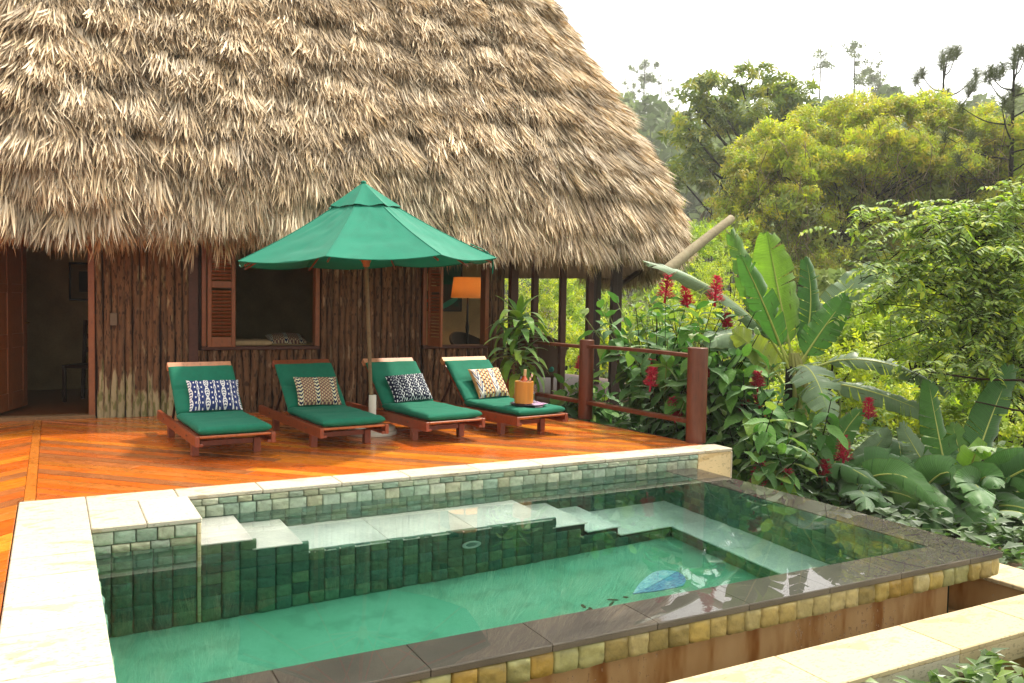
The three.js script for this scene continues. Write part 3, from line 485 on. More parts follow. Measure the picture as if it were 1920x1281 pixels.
{ // walls
  const W = new THREE.Group(); W.name = 'log_wall'; hut.add(W);
  const logShapes = []; for (let k = 0; k < 6; k++) { // unit height 2.3 m, radius 0.041
    const g = new THREE.CylinderGeometry(0.041, 0.041, 2.3, 9, 12, false).translate(0, 1.15, 0), p = g.attributes.position;
    for (let i = 0; i < p.count; i++) { const x = p.getX(i), y = p.getY(i), z = p.getZ(i), s = 1 + 0.42 * (n3(x * 40 + k * 9, y * 7 + k * 7, z * 40, 701) - 0.5), o = 0.012 * Math.sin(y * 2.1 + k * 1.9) + 0.004 * Math.sin(y * 7 + k); p.setXYZ(i, x * s + o, y, z * s + 0.004 * Math.sin(y * 3 + k * 2.3)); }
    g.computeVertexNormals(); const uv = g.attributes.uv; for (let i = 0; i < uv.count; i++) uv.setXY(i, uv.getX(i) * 0.4 + k * 0.17, uv.getY(i)); logShapes.push(g);
  }
  const low = logShapes.map((g) => { const q = g.clone(), p = q.attributes.position, uv = q.attributes.uv; for (let i = 0; i < p.count; i++) { p.setY(i, p.getY(i) * 0.335); uv.setY(i, uv.getY(i) * 0.335); } return q; });
  const run = (s0, s1, isLow, mats) => { for (let s = s0 + 0.03; s < s1;) { const m = part(W, 'log', pick(isLow ? low : logShapes), pick(mats)); const k = rr(0.82, 1.16); m.scale.set(k, rr(0.992, 1.0), k); m.position.set(s, rr(-0.012, 0), rr(-0.008, 0.008)); m.rotation.y = R() * 6; s += 0.079 * k; } };
  run(-1.6, -0.20, false, M.barkMoss); run(0.955, 1.90, false, M.barkMoss); run(3.48, 4.78, false, M.bark); run(5.72, 5.98, false, M.bark);
  run(2.0, 3.47, true, M.bark); run(4.80, 5.72, true, M.bark);
  // plank backing behind the logs, openings left free
  const bk = (s0, s1, y0, y1) => part(W, 'backing_board', span(s0, s1, y0, y1, -0.13, -0.045), M.darkWood);
  bk(-1.6, -0.13, 0, 2.9); bk(0.9, 2.1, 0, 2.9); bk(2.1, 3.4, 0, 0.77); bk(3.4, 4.82, 0, 2.9); bk(4.82, 5.68, 0, 0.77); bk(5.68, 5.98, 0, 2.9); bk(2.1, 3.4, 2.1, 2.9); bk(4.82, 5.68, 2.1, 2.9); bk(-0.13, 0.9, 2.15, 2.9);
  // boards and frames
  part(hut, 'door_jamb', span(0.868, 0.935, 0, 2.15, -0.14, 0.03), M.doorWood); part(hut, 'door_jamb', span(-0.19, -0.125, 0, 2.15, -0.14, 0.03), M.doorWood);
  part(hut, 'door_sill', span(-0.2, 0.94, -0.02, 0.035, -0.13, 0.05), std({ color: H('#8a6a48'), map: T.grain, roughness: 0.8 }));
  part(hut, 'wall_post', span(1.925, 2.03, 0.0, 2.5, -0.1, 0.045), M.porchWood);
  for (const [s0, s1] of [[2.1, 3.395], [4.82, 5.66]]) {
    const f = new THREE.Group(); f.name = 'window'; hut.add(f);
    part(f, 'window_sill', span(s0 - 0.03, s1 + 0.05, 0.765, 0.805, -0.13, 0.075), M.porchWood); part(f, 'window_jamb', span(s1, s1 + 0.055, 0.806, 2.1, -0.13, 0.05), M.doorWood); part(f, 'window_jamb', span(s0 - 0.03, s0 + 0.02, 0.806, 2.1, -0.13, 0.05), M.doorWood); part(f, 'window_head', span(s0 - 0.03, s1 + 0.05, 2.101, 2.15, -0.13, 0.05), M.doorWood);
  }
  // louvred shutter: stiles, rails, slats
  const shutter = (x, z, turn, w) => { const g = new THREE.Group(); g.name = 'shutter'; g.position.set(x, 0.80, z); g.rotation.y = turn; hut.add(g); const h = 1.32;
    part(g, 'stile', span(0, 0.045, 0, h, -0.016, 0.016), M.doorWood); part(g, 'stile', span(w - 0.045, w, 0, h, -0.016, 0.016), M.doorWood);
    for (const [a, b] of [[0.0, 0.12], [0.70, 0.78], [h - 0.08, h]]) part(g, 'rail', span(0.046, w - 0.046, a, b, -0.015, 0.015), M.doorWood);
    const sl = cbox(w - 0.094, 0.042, 0.007, 0.002).rotateX(0.75); for (const [a, b] of [[0.125, 0.695], [0.785, h - 0.085]]) for (let y = a + 0.024; y < b - 0.012; y += 0.042) { const m = part(g, 'slat', sl, M.doorWood); m.position.set(w / 2, y, 0); } };
  shutter(2.13, 0.10, 0.06, 0.315); shutter(4.86, 0.06, -1.36, 0.34);
  // six-panel door standing open inwards
  const d = new THREE.Group(); d.name = 'door'; d.position.set(-0.11, 0.04, -0.13); d.rotation.y = THREE.MathUtils.degToRad(76); hut.add(d);
  const w = 1.0, h = 2.1; for (const [a, b] of [[0, 0.12], [0.44, 0.56], [0.88, w]]) part(d, 'stile', span(a, b, 0, h, -0.02, 0.02), M.doorWood);
  for (const [y0, y1] of [[0, 0.2], [0.72, 0.88], [1.36, 1.46], [1.94, h]]) for (const [a, b] of [[0.12, 0.44], [0.56, 0.88]]) part(d, 'rail', span(a, b, y0, y1, -0.019, 0.019), M.doorWood);
  for (const [y0, y1] of [[0.2, 0.72], [0.88, 1.36], [1.46, 1.94]]) for (const [a, b] of [[0.12, 0.44], [0.56, 0.88]]) part(d, 'panel', span(a + 0.001, b - 0.001, y0, y1, -0.009, 0.009), M.doorWood);
  const hd = part(d, 'handle', join([tube([V(0.95, 1.0, 0.02), V(0.95, 1.0, 0.06)], 0.009, 0.009, 8, 2), tube([V(0.955, 1.0, 0.06), V(0.84, 1.0, 0.06)], 0.009, 0.007, 8, 2)]), std({ color: H('#b58a3c'), metalness: 0.9, roughness: 0.35 }));
  // meter box on the logs
  part(hut, 'switch_box', span(1.09, 1.165, 1.05, 1.19, 0.035, 0.07), std({ color: H('#6d5c48'), roughness: 0.7 }));
  // rooms
  part(hut, 'room_floor', span(-1.7, 6.0, -0.2, 0.0, -4.2, -0.135), M.doorWood);
  part(hut, 'room_wall', span(-1.7, 4.30, 0, 3.0, -3.4, -3.3), M.wall); part(hut, 'room_wall', span(-1.75, -1.62, 0, 3, -3.3, -0.14), M.wall);
  part(hut, 'room_wall', span(1.35, 1.43, 0, 3.0, -3.3, -1.2), M.wall); part(hut, 'room_wall', span(4.3, 4.4, 0, 3.0, -3.4, -0.14), M.wall);
  part(hut, 'room_wall', span(4.4, 6.62, 0, 2.9, -2.45, -2.35), M.wall);
  part(hut, 'ceiling_board', span(-1.7, 4.35, 2.6, 2.64, -4.0, -0.13), M.darkWood); part(hut, 'ceiling_board', span(4.4, 6.0, 2.6, 2.64, -2.4, -0.13), M.darkWood);
  // screened porch at the round end: posts standing on a low floor
  part(hut, 'porch_floor', new THREE.CylinderGeometry(3.05, 3.05, 0.12, 48, 1, false, 0, Math.PI).translate(6.35, -0.07, -3), M.porchWood);
  const post = (s, n, w, m) => part(hut, 'porch_post', span(s - w / 2, s + w / 2, -0.2, 2.75, n - w / 2, n + w / 2, 0.006), m);
  post(6.10, -0.02, 0.11, M.porchWood); post(6.44, -0.05, 0.085, M.porchWood); post(6.88, -0.06, 0.085, M.porchWood); post(7.37, -0.16, 0.09, M.porchWood); post(7.90, -0.38, 0.085, M.darkWood); post(8.02, -0.45, 0.085, M.darkWood);
  post(8.65, -2.2, 0.09, M.darkWood); post(9.2, -3.4, 0.09, M.darkWood); post(8.7, -2.3, 0.09, M.darkWood);
  part(hut, 'eave_beam', tube([V(-1.5, 2.36, 0.02), V(6.3, 2.36, 0.02), V(7.9, 2.36, -0.4), V(9.0, 2.36, -1.6), V(9.4, 2.36, -3)], 0.06, 0.06, 8, 30), M.bark[1]);
  part(hut, 'roof_prop', tube([V(9.0, 1.65, -2.2), V(9.9, 2.1, -2.6)], 0.05, 0.05, 8, 2), M.darkWood);
}
// long weathered pole resting in the eave at the round end
single('bamboo_pole', 'long grey weathered pole poking out from the thatch eave', 'pole', tube([V(7.10, 1.80, -8.98), V(7.75, 2.20, -9.08), V(8.45, 2.62, -9.18)], 0.078, 0.058, 14, 12, 0.05), std({ color: H('#9c937a'), map: T.grain, roughness: 0.85 }));

// ---------------------------------------------------------------- sun loungers
R = rngOf(51);
// soft cushion: l along z, seams across it
function cushion(w, t, l, seams, sag = 0, seed = 1) {
  const nu = 16, nv = 40, prof = (a, p) => Math.pow(Math.max(0, 1 - Math.pow(Math.abs(a), p)), 1 / 2.2);
  const face = (s) => grid(nu, nv, (u, v) => { // denser near the rims
    const a = Math.sin((u - 0.5) * Math.PI), b = Math.sin((v - 0.5) * Math.PI), x = a * w / 2, z = b * l / 2; let k = prof(a, 14) * prof(b, 20);
    let pinch = 0; for (const q of seams) pinch += Math.exp(-Math.pow((z - q) / 0.014, 2)); k *= 1 - 0.5 * Math.min(1, pinch);
    k *= 1 + 0.10 * (n3(x * 6 + seed * 9, z * 6, seed, 801) - 0.5);
    const e = 1 - 0.012 * Math.min(1, pinch); return V(x * e, s * k * t / 2 + 0.012 * (n3(x * 18 + seed, z * 11, s, 805) - 0.5) * k - sag * (1 - a * a) * 0.01, z);
  }, (u, v) => [Math.sin((u - 0.5) * Math.PI) * w * 2, Math.sin((v - 0.5) * Math.PI) * l * 2]);
  const b = face(-1), i = b.index.array; for (let k = 0; k < i.length; k += 3) { const q = i[k + 1]; i[k + 1] = i[k + 2]; i[k + 2] = q; } b.computeVertexNormals();
  const top = face(1), it = top.index.array; for (let k = 0; k < it.length; k += 3) { const q = it[k + 1]; it[k + 1] = it[k + 2]; it[k + 2] = q; } top.computeVertexNormals();
  for (let k = 0; k < i.length; k += 3) { const q = i[k + 1]; i[k + 1] = i[k + 2]; i[k + 2] = q; } b.computeVertexNormals();
  return mergeGeometries([top, b]);
}
const BACK = THREE.MathUtils.degToRad(43), HZ = -0.68; // backrest angle, hinge
function lounger(label, x, z, deg, seed, headMat) {
  const t = thing('sun_lounger', label, 'sun lounger', [x, 0, z], THREE.MathUtils.degToRad(deg), 'sun loungers in a row on the deck');
  for (const s of [-1, 1]) {
    part(t, 'side_rail', join([span(s * 0.318 - 0.018, s * 0.318 + 0.018, 0.135, 0.226, -1.56, 0.36), span(s * 0.285 - 0.016, s * 0.285 + 0.016, 0.136, 0.16, -1.55, 0.355)]), M.teak);
    part(t, 'leg', span(s * 0.268 - 0.032, s * 0.268 + 0.032, 0, 0.134, -0.045, 0.02), M.teak); part(t, 'leg', span(s * 0.268 - 0.032, s * 0.268 + 0.032, 0, 0.134, -1.2, -1.135), M.teak);
    for (const zz of [-0.02, -0.55, -1.16]) part(t, 'bolt', new THREE.CylinderGeometry(0.008, 0.008, 0.006, 10).rotateZ(Math.PI / 2).translate(s * 0.339, 0.185, zz), std({ color: H('#6e655a'), metalness: 0.7, roughness: 0.5 }));
  }
  part(t, 'cross_beam', span(-0.235, 0.235, 0.085, 0.134, -0.03, 0.005), M.teak); part(t, 'cross_beam', span(-0.235, 0.235, 0.085, 0.134, -1.185, -1.15), M.teak);
  const slat = cbox(0.595, 0.02, 0.06, 0.004); for (let zz = 0.325; zz > HZ - 0.02; zz -= 0.083) { const m = part(t, 'slat', slat, zz > 0.3 ? M.teakOrange : M.teak); m.position.set(0, 0.216, zz); }
  const b = new THREE.Group(); b.name = 'backrest'; b.position.set(0, 0.222, HZ); b.rotation.x = BACK; t.add(b); // its -z runs up the back
  for (const s of [-1, 1]) part(b, 'back_stile', span(s * 0.26 - 0.02, s * 0.26 + 0.02, -0.012, 0.012, -0.645, -0.01), M.teak);
  for (let zz = -0.07; zz > -0.58; zz -= 0.085) part(b, 'back_slat', span(-0.29, 0.29, 0.0125, 0.028, zz - 0.03, zz + 0.03), M.teak);
  part(b, 'head_rail', span(-0.305, 0.305, -0.012, 0.05, -0.71, -0.645, 0.004), headMat);
  for (const s of [-1, 1]) part(t, 'prop', bar(V(s * 0.23, 0.15, HZ - 0.62), V(s * 0.23, 0.222 + Math.sin(BACK) * 0.45, HZ - Math.cos(BACK) * 0.45), 0.02, 0.03), M.darkWood);
  const seat = part(t, 'seat_cushion', cushion(0.615, 0.078, 1.03, [0.03 + rr(-0.01, 0.01), -0.28, -0.35], 0.6, seed), M.green_cloth); seat.position.set(0, 0.268, -0.165);
  const bk = part(t, 'back_cushion', cushion(0.615, 0.072, 0.60, [0.02 + rr(-0.03, 0.05)], 0.4, seed + 5), M.green_cloth); bk.position.set(0, 0.222 + Math.sin(BACK) * 0.325 + Math.cos(BACK) * 0.066, HZ - Math.cos(BACK) * 0.325 + Math.sin(BACK) * 0.066); bk.rotation.x = BACK;
  return t;
}
const L1 = lounger('wooden sun lounger with green cushion nearest the open door', 1.365, -7.83, 3.0, 1, M.teakPale);
const L2 = lounger('wooden sun lounger with green cushion, second from the door, left of the umbrella pole', 2.43, -7.90, 4.2, 2, M.teak);
const L3 = lounger('wooden sun lounger with green cushion just right of the umbrella pole', 3.45, -7.92, 6.0, 3, M.teakPale);
const L4 = lounger('wooden sun lounger carrying the tray and bamboo bucket', 4.43, -7.93, 8.0, 4, std({ color: H('#d09a62'), map: T.grain, roughness: 0.5 }));

// woven pillows
const ikat = {
  blue: tex(512, 256, (u, v) => { const f = fbm(u, v, 40, 2, 901) - 0.5, s = (u * 3.1 + 0.12) % 1, y = v + f * 0.02; let w = 0;
    if (s < 0.34) { const q = Math.abs(s - 0.17) / 0.17, p = (y * 3) % 1, e = 0.25 + 0.6 * Math.pow(Math.abs(Math.sin(p * Math.PI)), 0.7); w = q < e && (q > e - 0.3 || Math.abs(Math.sin(p * Math.PI * 4 + q * 3)) > 0.75) ? 1 : q < 0.14 && Math.sin(y * 75) > -0.2 ? 1 : 0; }
    else if (s > 0.42 && s < 0.5) w = Math.sin(y * 38 + Math.floor(u * 3.1) * 2) > 0.35 + f ? 1 : 0; else if (s > 0.56 && s < 0.74) { const q = Math.abs(s - 0.65) / 0.09, p = (y * 4.5 + 0.3) % 1; w = q < 0.9 - 0.7 * p && !(q < 0.3 && p < 0.35) ? 1 : 0; } else if (s > 0.82 && s < 0.9) w = Math.sin(y * 38 + 1) > 0.35 + f ? 1 : 0; else if (s > 0.93 && s < 0.945) w = 0.5;
    const th = 0.9 + 0.2 * hash2(Math.floor(u * 256), Math.floor(v * 256), 7); return lerp3([0.15, 0.21, 0.42], [0.92, 0.90, 0.88], w).map((q) => q * th); }),
  navy: tex(512, 256, (u, v) => { const f = fbm(u, v, 40, 2, 911) - 0.5; const c = (u * 4.2 + 0.3) % 1, y = v + f * 0.03; let w = 0;
    if (c < 0.4) { const q = (c - 0.2) / 0.2; w = Math.abs(Math.abs(q) - 0.45 - 0.3 * Math.sin(y * 36)) < 0.16 + f * 0.2 || (Math.abs(q) < 0.2 && Math.sin(y * 36) < -0.5) ? 1 : 0; } else if (c > 0.5 && c < 0.62) w = Math.sin(y * 50) > 0.3 + f ? 1 : 0; else if (c > 0.72 && c < 0.78) w = Math.sin(y * 50 + 2) > 0 ? 0.8 : 0; else if (c > 0.85) w = Math.sin(y * 70) > 0.55 ? 0.8 : 0;
    const th = 0.9 + 0.2 * hash2(Math.floor(u * 256), Math.floor(v * 256), 8); return lerp3([0.055, 0.085, 0.19], [0.86, 0.87, 0.86], w).map((q) => q * th); }),
  brown: tex(512, 256, (u, v) => { const f = fbm(u, v, 40, 2, 921) - 0.5; const s = (u * 2.6 + 0.93) % 1, y = v + f * 0.02; let c = [0.58, 0.41, 0.33];
    if (s < 0.22) { const q = Math.abs(s - 0.11) / 0.11, z = (y * 8 - q * 0.45 + 10) % 1; c = z < 0.5 ? [0.09, 0.11, 0.27] : [0.88, 0.85, 0.70]; } else { const k = ((s - 0.22) / 0.78 * 6.5) % 1; if (k < 0.34) { const z = (y * 9 + Math.floor((s - 0.22) / 0.78 * 6.5) * 0.5) % 1; c = z < 0.45 ? [0.10, 0.11, 0.25] : [0.88, 0.85, 0.66]; } }
    const th = 0.9 + 0.2 * hash2(Math.floor(u * 256), Math.floor(v * 256), 9); return c.map((q) => q * th); }),
  tan: tex(512, 256, (u, v) => { const f = fbm(u, v, 40, 2, 931) - 0.5; const s = (u * 2.1 + 0.92) % 1, y = v + f * 0.02; let c = [0.72, 0.52, 0.31];
    if (s < 0.3) { const q = Math.abs(s - 0.15) / 0.15, z = (y * 2.6 - q * 0.8 + 10) % 1; c = z < 0.34 ? [0.94, 0.93, 0.90] : z < 0.62 ? [0.13, 0.14, 0.36] : z < 0.8 ? [0.94, 0.93, 0.90] : [0.72, 0.52, 0.31]; } else { const k = ((s - 0.3) / 0.7 * 4) % 1; if (k < 0.45) { const z = (y * 7 + Math.floor((s - 0.3) / 0.7 * 4) * 0.5) % 1; c = z < 0.4 ? [0.16, 0.17, 0.34] : [0.92, 0.88, 0.72]; } }
    const th = 0.9 + 0.2 * hash2(Math.floor(u * 256), Math.floor(v * 256), 10); return c.map((q) => q * th); }),
};
function pillowGeo(w, h, t, seed) {
  const side = (s) => { const g = grid(22, 16, (u, v) => { const a = u * 2 - 1, b = v * 2 - 1, k = Math.pow(Math.max(0, (1 - Math.pow(Math.abs(a), 2.6)) * (1 - Math.pow(Math.abs(b), 2.6))), 0.42);
    const pull = 1 - 0.05 * (1 - a * a) * Math.abs(b), pully = 1 - 0.06 * (1 - b * b) * Math.abs(a); return V(a * w / 2 * pully, b * h / 2 * pull, s * t / 2 * k * (1 + 0.25 * (n3(u * 5 + seed * 3, v * 5, seed, 951) - 0.5))); }, (u, v) => [s > 0 ? u : 1 - u, v]); if (s < 0) { const i = g.index.array; for (let q = 0; q < i.length; q += 3) { const z = i[q + 1]; i[q + 1] = i[q + 2]; i[q + 2] = z; } g.computeVertexNormals(); } return g; };
  return mergeGeometries([side(1), side(-1)]);
}
function pillow(L, label, map, w, h, dx, tilt, roll, seed) {
  const m = single('throw_pillow', label, 'pillow', pillowGeo(w, h, 0.13, seed), std({ map, roughness: 0.95, bumpMap: T.fabricB, bumpScale: 0.001 }), 'woven pillows on the loungers');
  const q = V(dx, 0.318 + h * 0.5 * Math.cos(tilt) - 0.005, HZ - 0.015 - h * 0.5 * Math.sin(tilt) + 0.085); L.updateMatrixWorld(); m.position.copy(q.applyMatrix4(L.matrixWorld)); m.rotation.set(-tilt, L.rotation.y, roll, 'YXZ'); return m;
}
pillow(L1, 'light blue and white woven pillow on the lounger nearest the door', ikat.blue, 0.49, 0.345, 0.05, 0.66, -0.02, 1);
pillow(L2, 'brown, cream and navy woven pillow on the second lounger', ikat.brown, 0.46, 0.335, 0.02, 0.62, -0.03, 2);
pillow(L3, 'dark navy and white woven pillow on the lounger right of the umbrella pole', ikat.navy, 0.47, 0.35, 0.04, 0.70, 0.05, 3);
pillow(L4, 'tan, white and navy zigzag woven pillow on the lounger with the tray', ikat.tan, 0.43, 0.385, 0.06, 0.62, 0.03, 4);

// tray with bamboo ice bucket, bottle and wine glass
{
  L4.updateMatrixWorld(); const P = (x, y, z) => V(x, y, z).applyMatrix4(L4.matrixWorld), top = 0.309;
  const at = P(-0.015, top, 0.12), tray = thing('serving_tray', 'round dark serving tray with purple napkin on the last lounger', 'tray', at.toArray());
  part(tray, 'plate', lathe([[0, 0], [0.14, 0], [0.19, 0.014], [0.195, 0.018], [0.188, 0.02], [0.14, 0.007], [0, 0.007]], 48), std({ color: H('#3a2a33'), roughness: 0.4 }));
  const nap = tex(256, 256, (u, v) => { const k = Math.floor(v * 22) % 4, n = hash2(Math.floor(u * 90), Math.floor(v * 90), 4); return [[0.45, 0.22, 0.55], [0.93, 0.90, 0.90], [0.20, 0.20, 0.45], [0.80, 0.55, 0.70]][k].map((q) => q * (0.8 + 0.3 * n)); });
  part(tray, 'napkin', grid(16, 16, (u, v) => { const x = (u - 0.5) * 0.30 + 0.02, z = (v - 0.5) * 0.30 + 0.02, r = Math.hypot(x, z), drop = Math.max(0, z - 0.14); return V(x * 0.9, 0.0095 + 0.012 * smooth(0.13, 0.19, r) + 0.005 * n3(u * 6, v * 6, 1, 961) - Math.max(0, drop) * 1.2 * (Math.abs(x - 0.05) < 0.06 ? 1 : 0), z - drop * 0.6); }, (u, v) => [u, v]), std({ map: nap, roughness: 0.95, side: THREE.DoubleSide }));
  const bq = at.clone().add(V(-0.055, 0.023, 0.0)), bk = thing('ice_bucket', 'golden bamboo ice bucket holding a bottle on the tray', 'bucket', bq.toArray());
  const bam = tex(256, 256, (u, v) => { const a = fbm(u * 1, v * 0.2, 24, 3, 971), k = 0.86 + 0.2 * a; return [k, k * 0.97, k * 0.9]; });
  part(bk, 'bucket_wall', lathe([[0, 0], [0.097, 0], [0.1, 0.004], [0.1, 0.228], [0.097, 0.232], [0.088, 0.232], [0.086, 0.228], [0.086, 0.02], [0, 0.02]], 40), phys({ color: H('#c98a34'), map: bam, roughness: 0.45, clearcoat: 0.2, clearcoatRoughness: 0.3 }));
  R = rngOf(53); for (let i = 0; i < 14; i++) { const m = part(bk, 'ice_cube', cbox(0.03, 0.026, 0.028, 0.006), phys({ color: 0xffffff, roughness: 0.1, transmission: 1, thickness: 0.02, ior: 1.31 })); const a = i * 2.4, r = 0.02 + 0.05 * R(); m.position.set(Math.cos(a) * r, 0.205 + 0.03 * R(), Math.sin(a) * r); m.rotation.set(R() * 3, R() * 3, R() * 3); }
  const bt = thing('wine_bottle', 'amber bottle with foil neck leaning in the bamboo bucket', 'bottle', bq.clone().add(V(-0.005, 0.045, -0.01)).toArray()); bt.rotation.z = -0.07;
  part(bt, 'glass', lathe([[0, 0], [0.038, 0], [0.04, 0.006], [0.04, 0.18], [0.036, 0.20], [0.016, 0.235], [0.0145, 0.25], [0.0145, 0.30], [0, 0.30]], 28), phys({ color: H('#c2521a'), roughness: 0.08, clearcoat: 1 }));
  part(bt, 'foil', lathe([[0.015, 0.24], [0.0158, 0.245], [0.0158, 0.305], [0.0145, 0.309], [0, 0.309]], 24), std({ color: H('#c9a878'), roughness: 0.45 }));
  const sp = thing('floral_sprig', 'small green and pink sprig tucked into the bamboo bucket', 'sprig', bq.clone().add(V(0.045, 0.19, 0.0)).toArray());
  part(sp, 'stem', tube([V(0, 0, 0), V(0.03, 0.06, 0), V(0.07, 0.12, 0.01)], 0.0025, 0.0015, 6, 6), std({ color: H('#8ea04a') }));
  for (let i = 0; i < 7; i++) { const m = part(sp, 'petal', new THREE.SphereGeometry(0.009, 8, 6).scale(1, 1.6, 0.7), std({ color: i % 3 ? H('#e7b9b2') : H('#9fb553') })); m.position.set(0.02 + 0.006 * i, 0.045 + 0.012 * i, 0.01 * Math.sin(i * 2)); m.rotation.z = -0.6 + i * 0.2; }
  const gl = thing('wine_glass', 'empty clear wine glass standing beside the bamboo bucket', 'glass', at.clone().add(V(0.10, 0.0205, -0.055)).toArray());
  part(gl, 'bowl', lathe([[0.004, 0.085], [0.02, 0.095], [0.034, 0.125], [0.036, 0.155], [0.03, 0.19], [0.029, 0.19], [0.035, 0.155], [0.033, 0.126], [0.019, 0.097], [0, 0.089]], 32), phys({ color: 0xffffff, roughness: 0, transmission: 1, thickness: 0, ior: 1.5 }));
  part(gl, 'stem', lathe([[0.033, 0], [0.033, 0.002], [0.01, 0.005], [0.004, 0.012], [0.0032, 0.05], [0.004, 0.085], [0, 0.088]], 24), phys({ color: 0xffffff, roughness: 0, transmission: 1, thickness: 0.01, ior: 1.5 }));
}

// ---------------------------------------------------------------- umbrella
{
  R = rngOf(57);
  const U = thing('patio_umbrella', 'green eight-panel patio umbrella on a wooden pole over the loungers', 'umbrella', [2.93, 0, -8.44]);
  part(U, 'base_plate', lathe([[0, 0], [0.25, 0], [0.255, 0.006], [0.255, 0.034], [0.25, 0.04], [0, 0.04]], 56), M.white); part(U, 'base_plate', lathe([[0, 0.041], [0.235, 0.041], [0.24, 0.047], [0.24, 0.074], [0.232, 0.08], [0, 0.08]], 56), M.white);
  part(U, 'base_tube', lathe([[0.039, 0.081], [0.039, 0.40], [0.036, 0.405], [0.022, 0.405]], 28), M.white);
  const S = new THREE.Group(); S.name = 'shade_frame'; S.rotation.set(-0.012, 0, 0.042); U.add(S);
  part(S, 'pole', tube([V(0, 0.3, 0), V(0, 2.5, 0)], 0.0195, 0.0195, 16, 2), std({ color: H('#7a6648'), map: T.grain, roughness: 0.6 }));
  const yr = 1.785, RR = 1.35, th0 = THREE.MathUtils.degToRad(-5.3) + (-0.4958), corner = (k, r) => { const a = th0 + k * Math.PI / 4; return [Math.sin(a) * r, Math.cos(a) * r]; };
  const yAt = (q) => 2.56 + (yr - 2.56) * q - 0.045 * Math.sin(q * Math.PI);
  for (let k = 0; k < 8; k++) { // panels, slightly hollow between ribs, hem drawn up
    const a = corner(k, 1), b = corner(k + 1, 1);
    const sheet = (dy, rev) => { const g = grid(18, 24, (u, v) => { const q = 0.2 + 0.8 * v, mid = 4 * u * (1 - u), sag = 0.045 * mid * q, r = RR * q, x = (a[0] + (b[0] - a[0]) * u) * r * (1 - 0.0 * mid), z = (a[1] + (b[1] - a[1]) * u) * r; const pull = 1 - 0.018 * mid * v * v;
      return V(x * pull, yAt(q) - sag * 0.55 - 0.012 * mid * v * v + (0.014 * (n3(u * 4 + k * 7, v * 9, k, 981) - 0.5) + 0.010 * (n3(u * 11 + v * 7 + k * 3, v * 4, k, 983) - 0.5)) * Math.min(1, 6 * u * (1 - u)) + dy, z * pull); }, (u, v) => [u * 1.0, v * 1.3]); if (rev) { const i = g.index.array; for (let q = 0; q < i.length; q += 3) { const t = i[q + 1]; i[q + 1] = i[q + 2]; i[q + 2] = t; } g.computeVertexNormals(); } return g; };
    const pn = part(S, 'canopy_panel', sheet(0, true), M.canopy);
    const hem = []; for (let i = 0; i <= 10; i++) { const u = i / 10, mid = 4 * u * (1 - u), pull = 1 - 0.018 * mid; hem.push(V((a[0] + (b[0] - a[0]) * u) * RR * pull, yr - 0.045 * mid * 0.55 - 0.012 * mid, (a[1] + (b[1] - a[1]) * u) * RR * pull)); }
    part(pn, 'seam', tube([0.21, 0.4, 0.6, 0.8, 0.99].map((q) => V(a[0] * RR * q, yAt(q) + 0.001, a[1] * RR * q)), 0.0045, 0.0045, 6, 12), M.canopy);
    part(pn, 'hem', tube(hem, 0.006, 0.006, 6, 20), M.canopy);
    const c = corner(k, RR * 0.96), c2 = corner(k, RR * 0.52), c0 = corner(k, 0.03);
    const rib = part(S, 'rib', join([bar(V(c0[0], yAt(0.02) - 0.03, c0[1]), V(c2[0], yAt(0.52) - 0.05, c2[1]), 0.014, 0.02), bar(V(c2[0], yAt(0.52) - 0.05, c2[1]), V(c[0], yr - 0.045, c[1]), 0.014, 0.02)]), M.teak);
    part(rib, 'strut', bar(V(c0[0] * 1.5, 1.80, c0[1] * 1.5), V(c2[0], yAt(0.52) - 0.06, c2[1]), 0.012, 0.016), M.teak);
  }
  for (let k = 0; k < 8; k++) { const a = corner(k, 1), b = corner(k + 1, 1); part(S, 'vent_cap', (() => { const g = grid(6, 6, (u, v) => { const q = v * 0.285, mid = 4 * u * (1 - u); return V((a[0] + (b[0] - a[0]) * u) * RR * q * (1 - 0.05 * mid * v), 2.60 - 0.262 * v - 0.02 * v * (1 - v) - 0.012 * mid * v * v + 0.006 * v * v * Math.sin(k * 2.1 + u * 9) , (a[1] + (b[1] - a[1]) * u) * RR * q * (1 - 0.05 * mid * v)); }, (u, v) => [u * 0.3, v * 0.4]); const i = g.index.array; for (let q = 0; q < i.length; q += 3) { const t = i[q + 1]; i[q + 1] = i[q + 2]; i[q + 2] = t; } g.computeVertexNormals(); return g; })(), M.canopy); }
  part(S, 'finial', lathe([[0.03, 2.585], [0.03, 2.598], [0.015, 2.608], [0, 2.61]], 16), M.canopy);
  part(S, 'hub', lathe([[0.02, 1.73], [0.034, 1.735], [0.036, 1.76], [0.052, 1.79], [0.055, 1.82], [0.045, 1.84], [0.02, 1.845]], 24), M.teakOrange);
  const e = corner(2, RR); part(S, 'tie_cord', tube([V(e[0] * 0.8, yAt(0.8) + 0.02, e[1] * 0.8), V(e[0] * 0.93, yAt(0.93) + 0.012, e[1] * 0.93), V(e[0] * 0.97, yr - 0.02, e[1] * 0.97), V(e[0] * 0.965, yr - 0.16, e[1] * 0.965)], 0.006, 0.006, 6, 16), M.canopy);
}

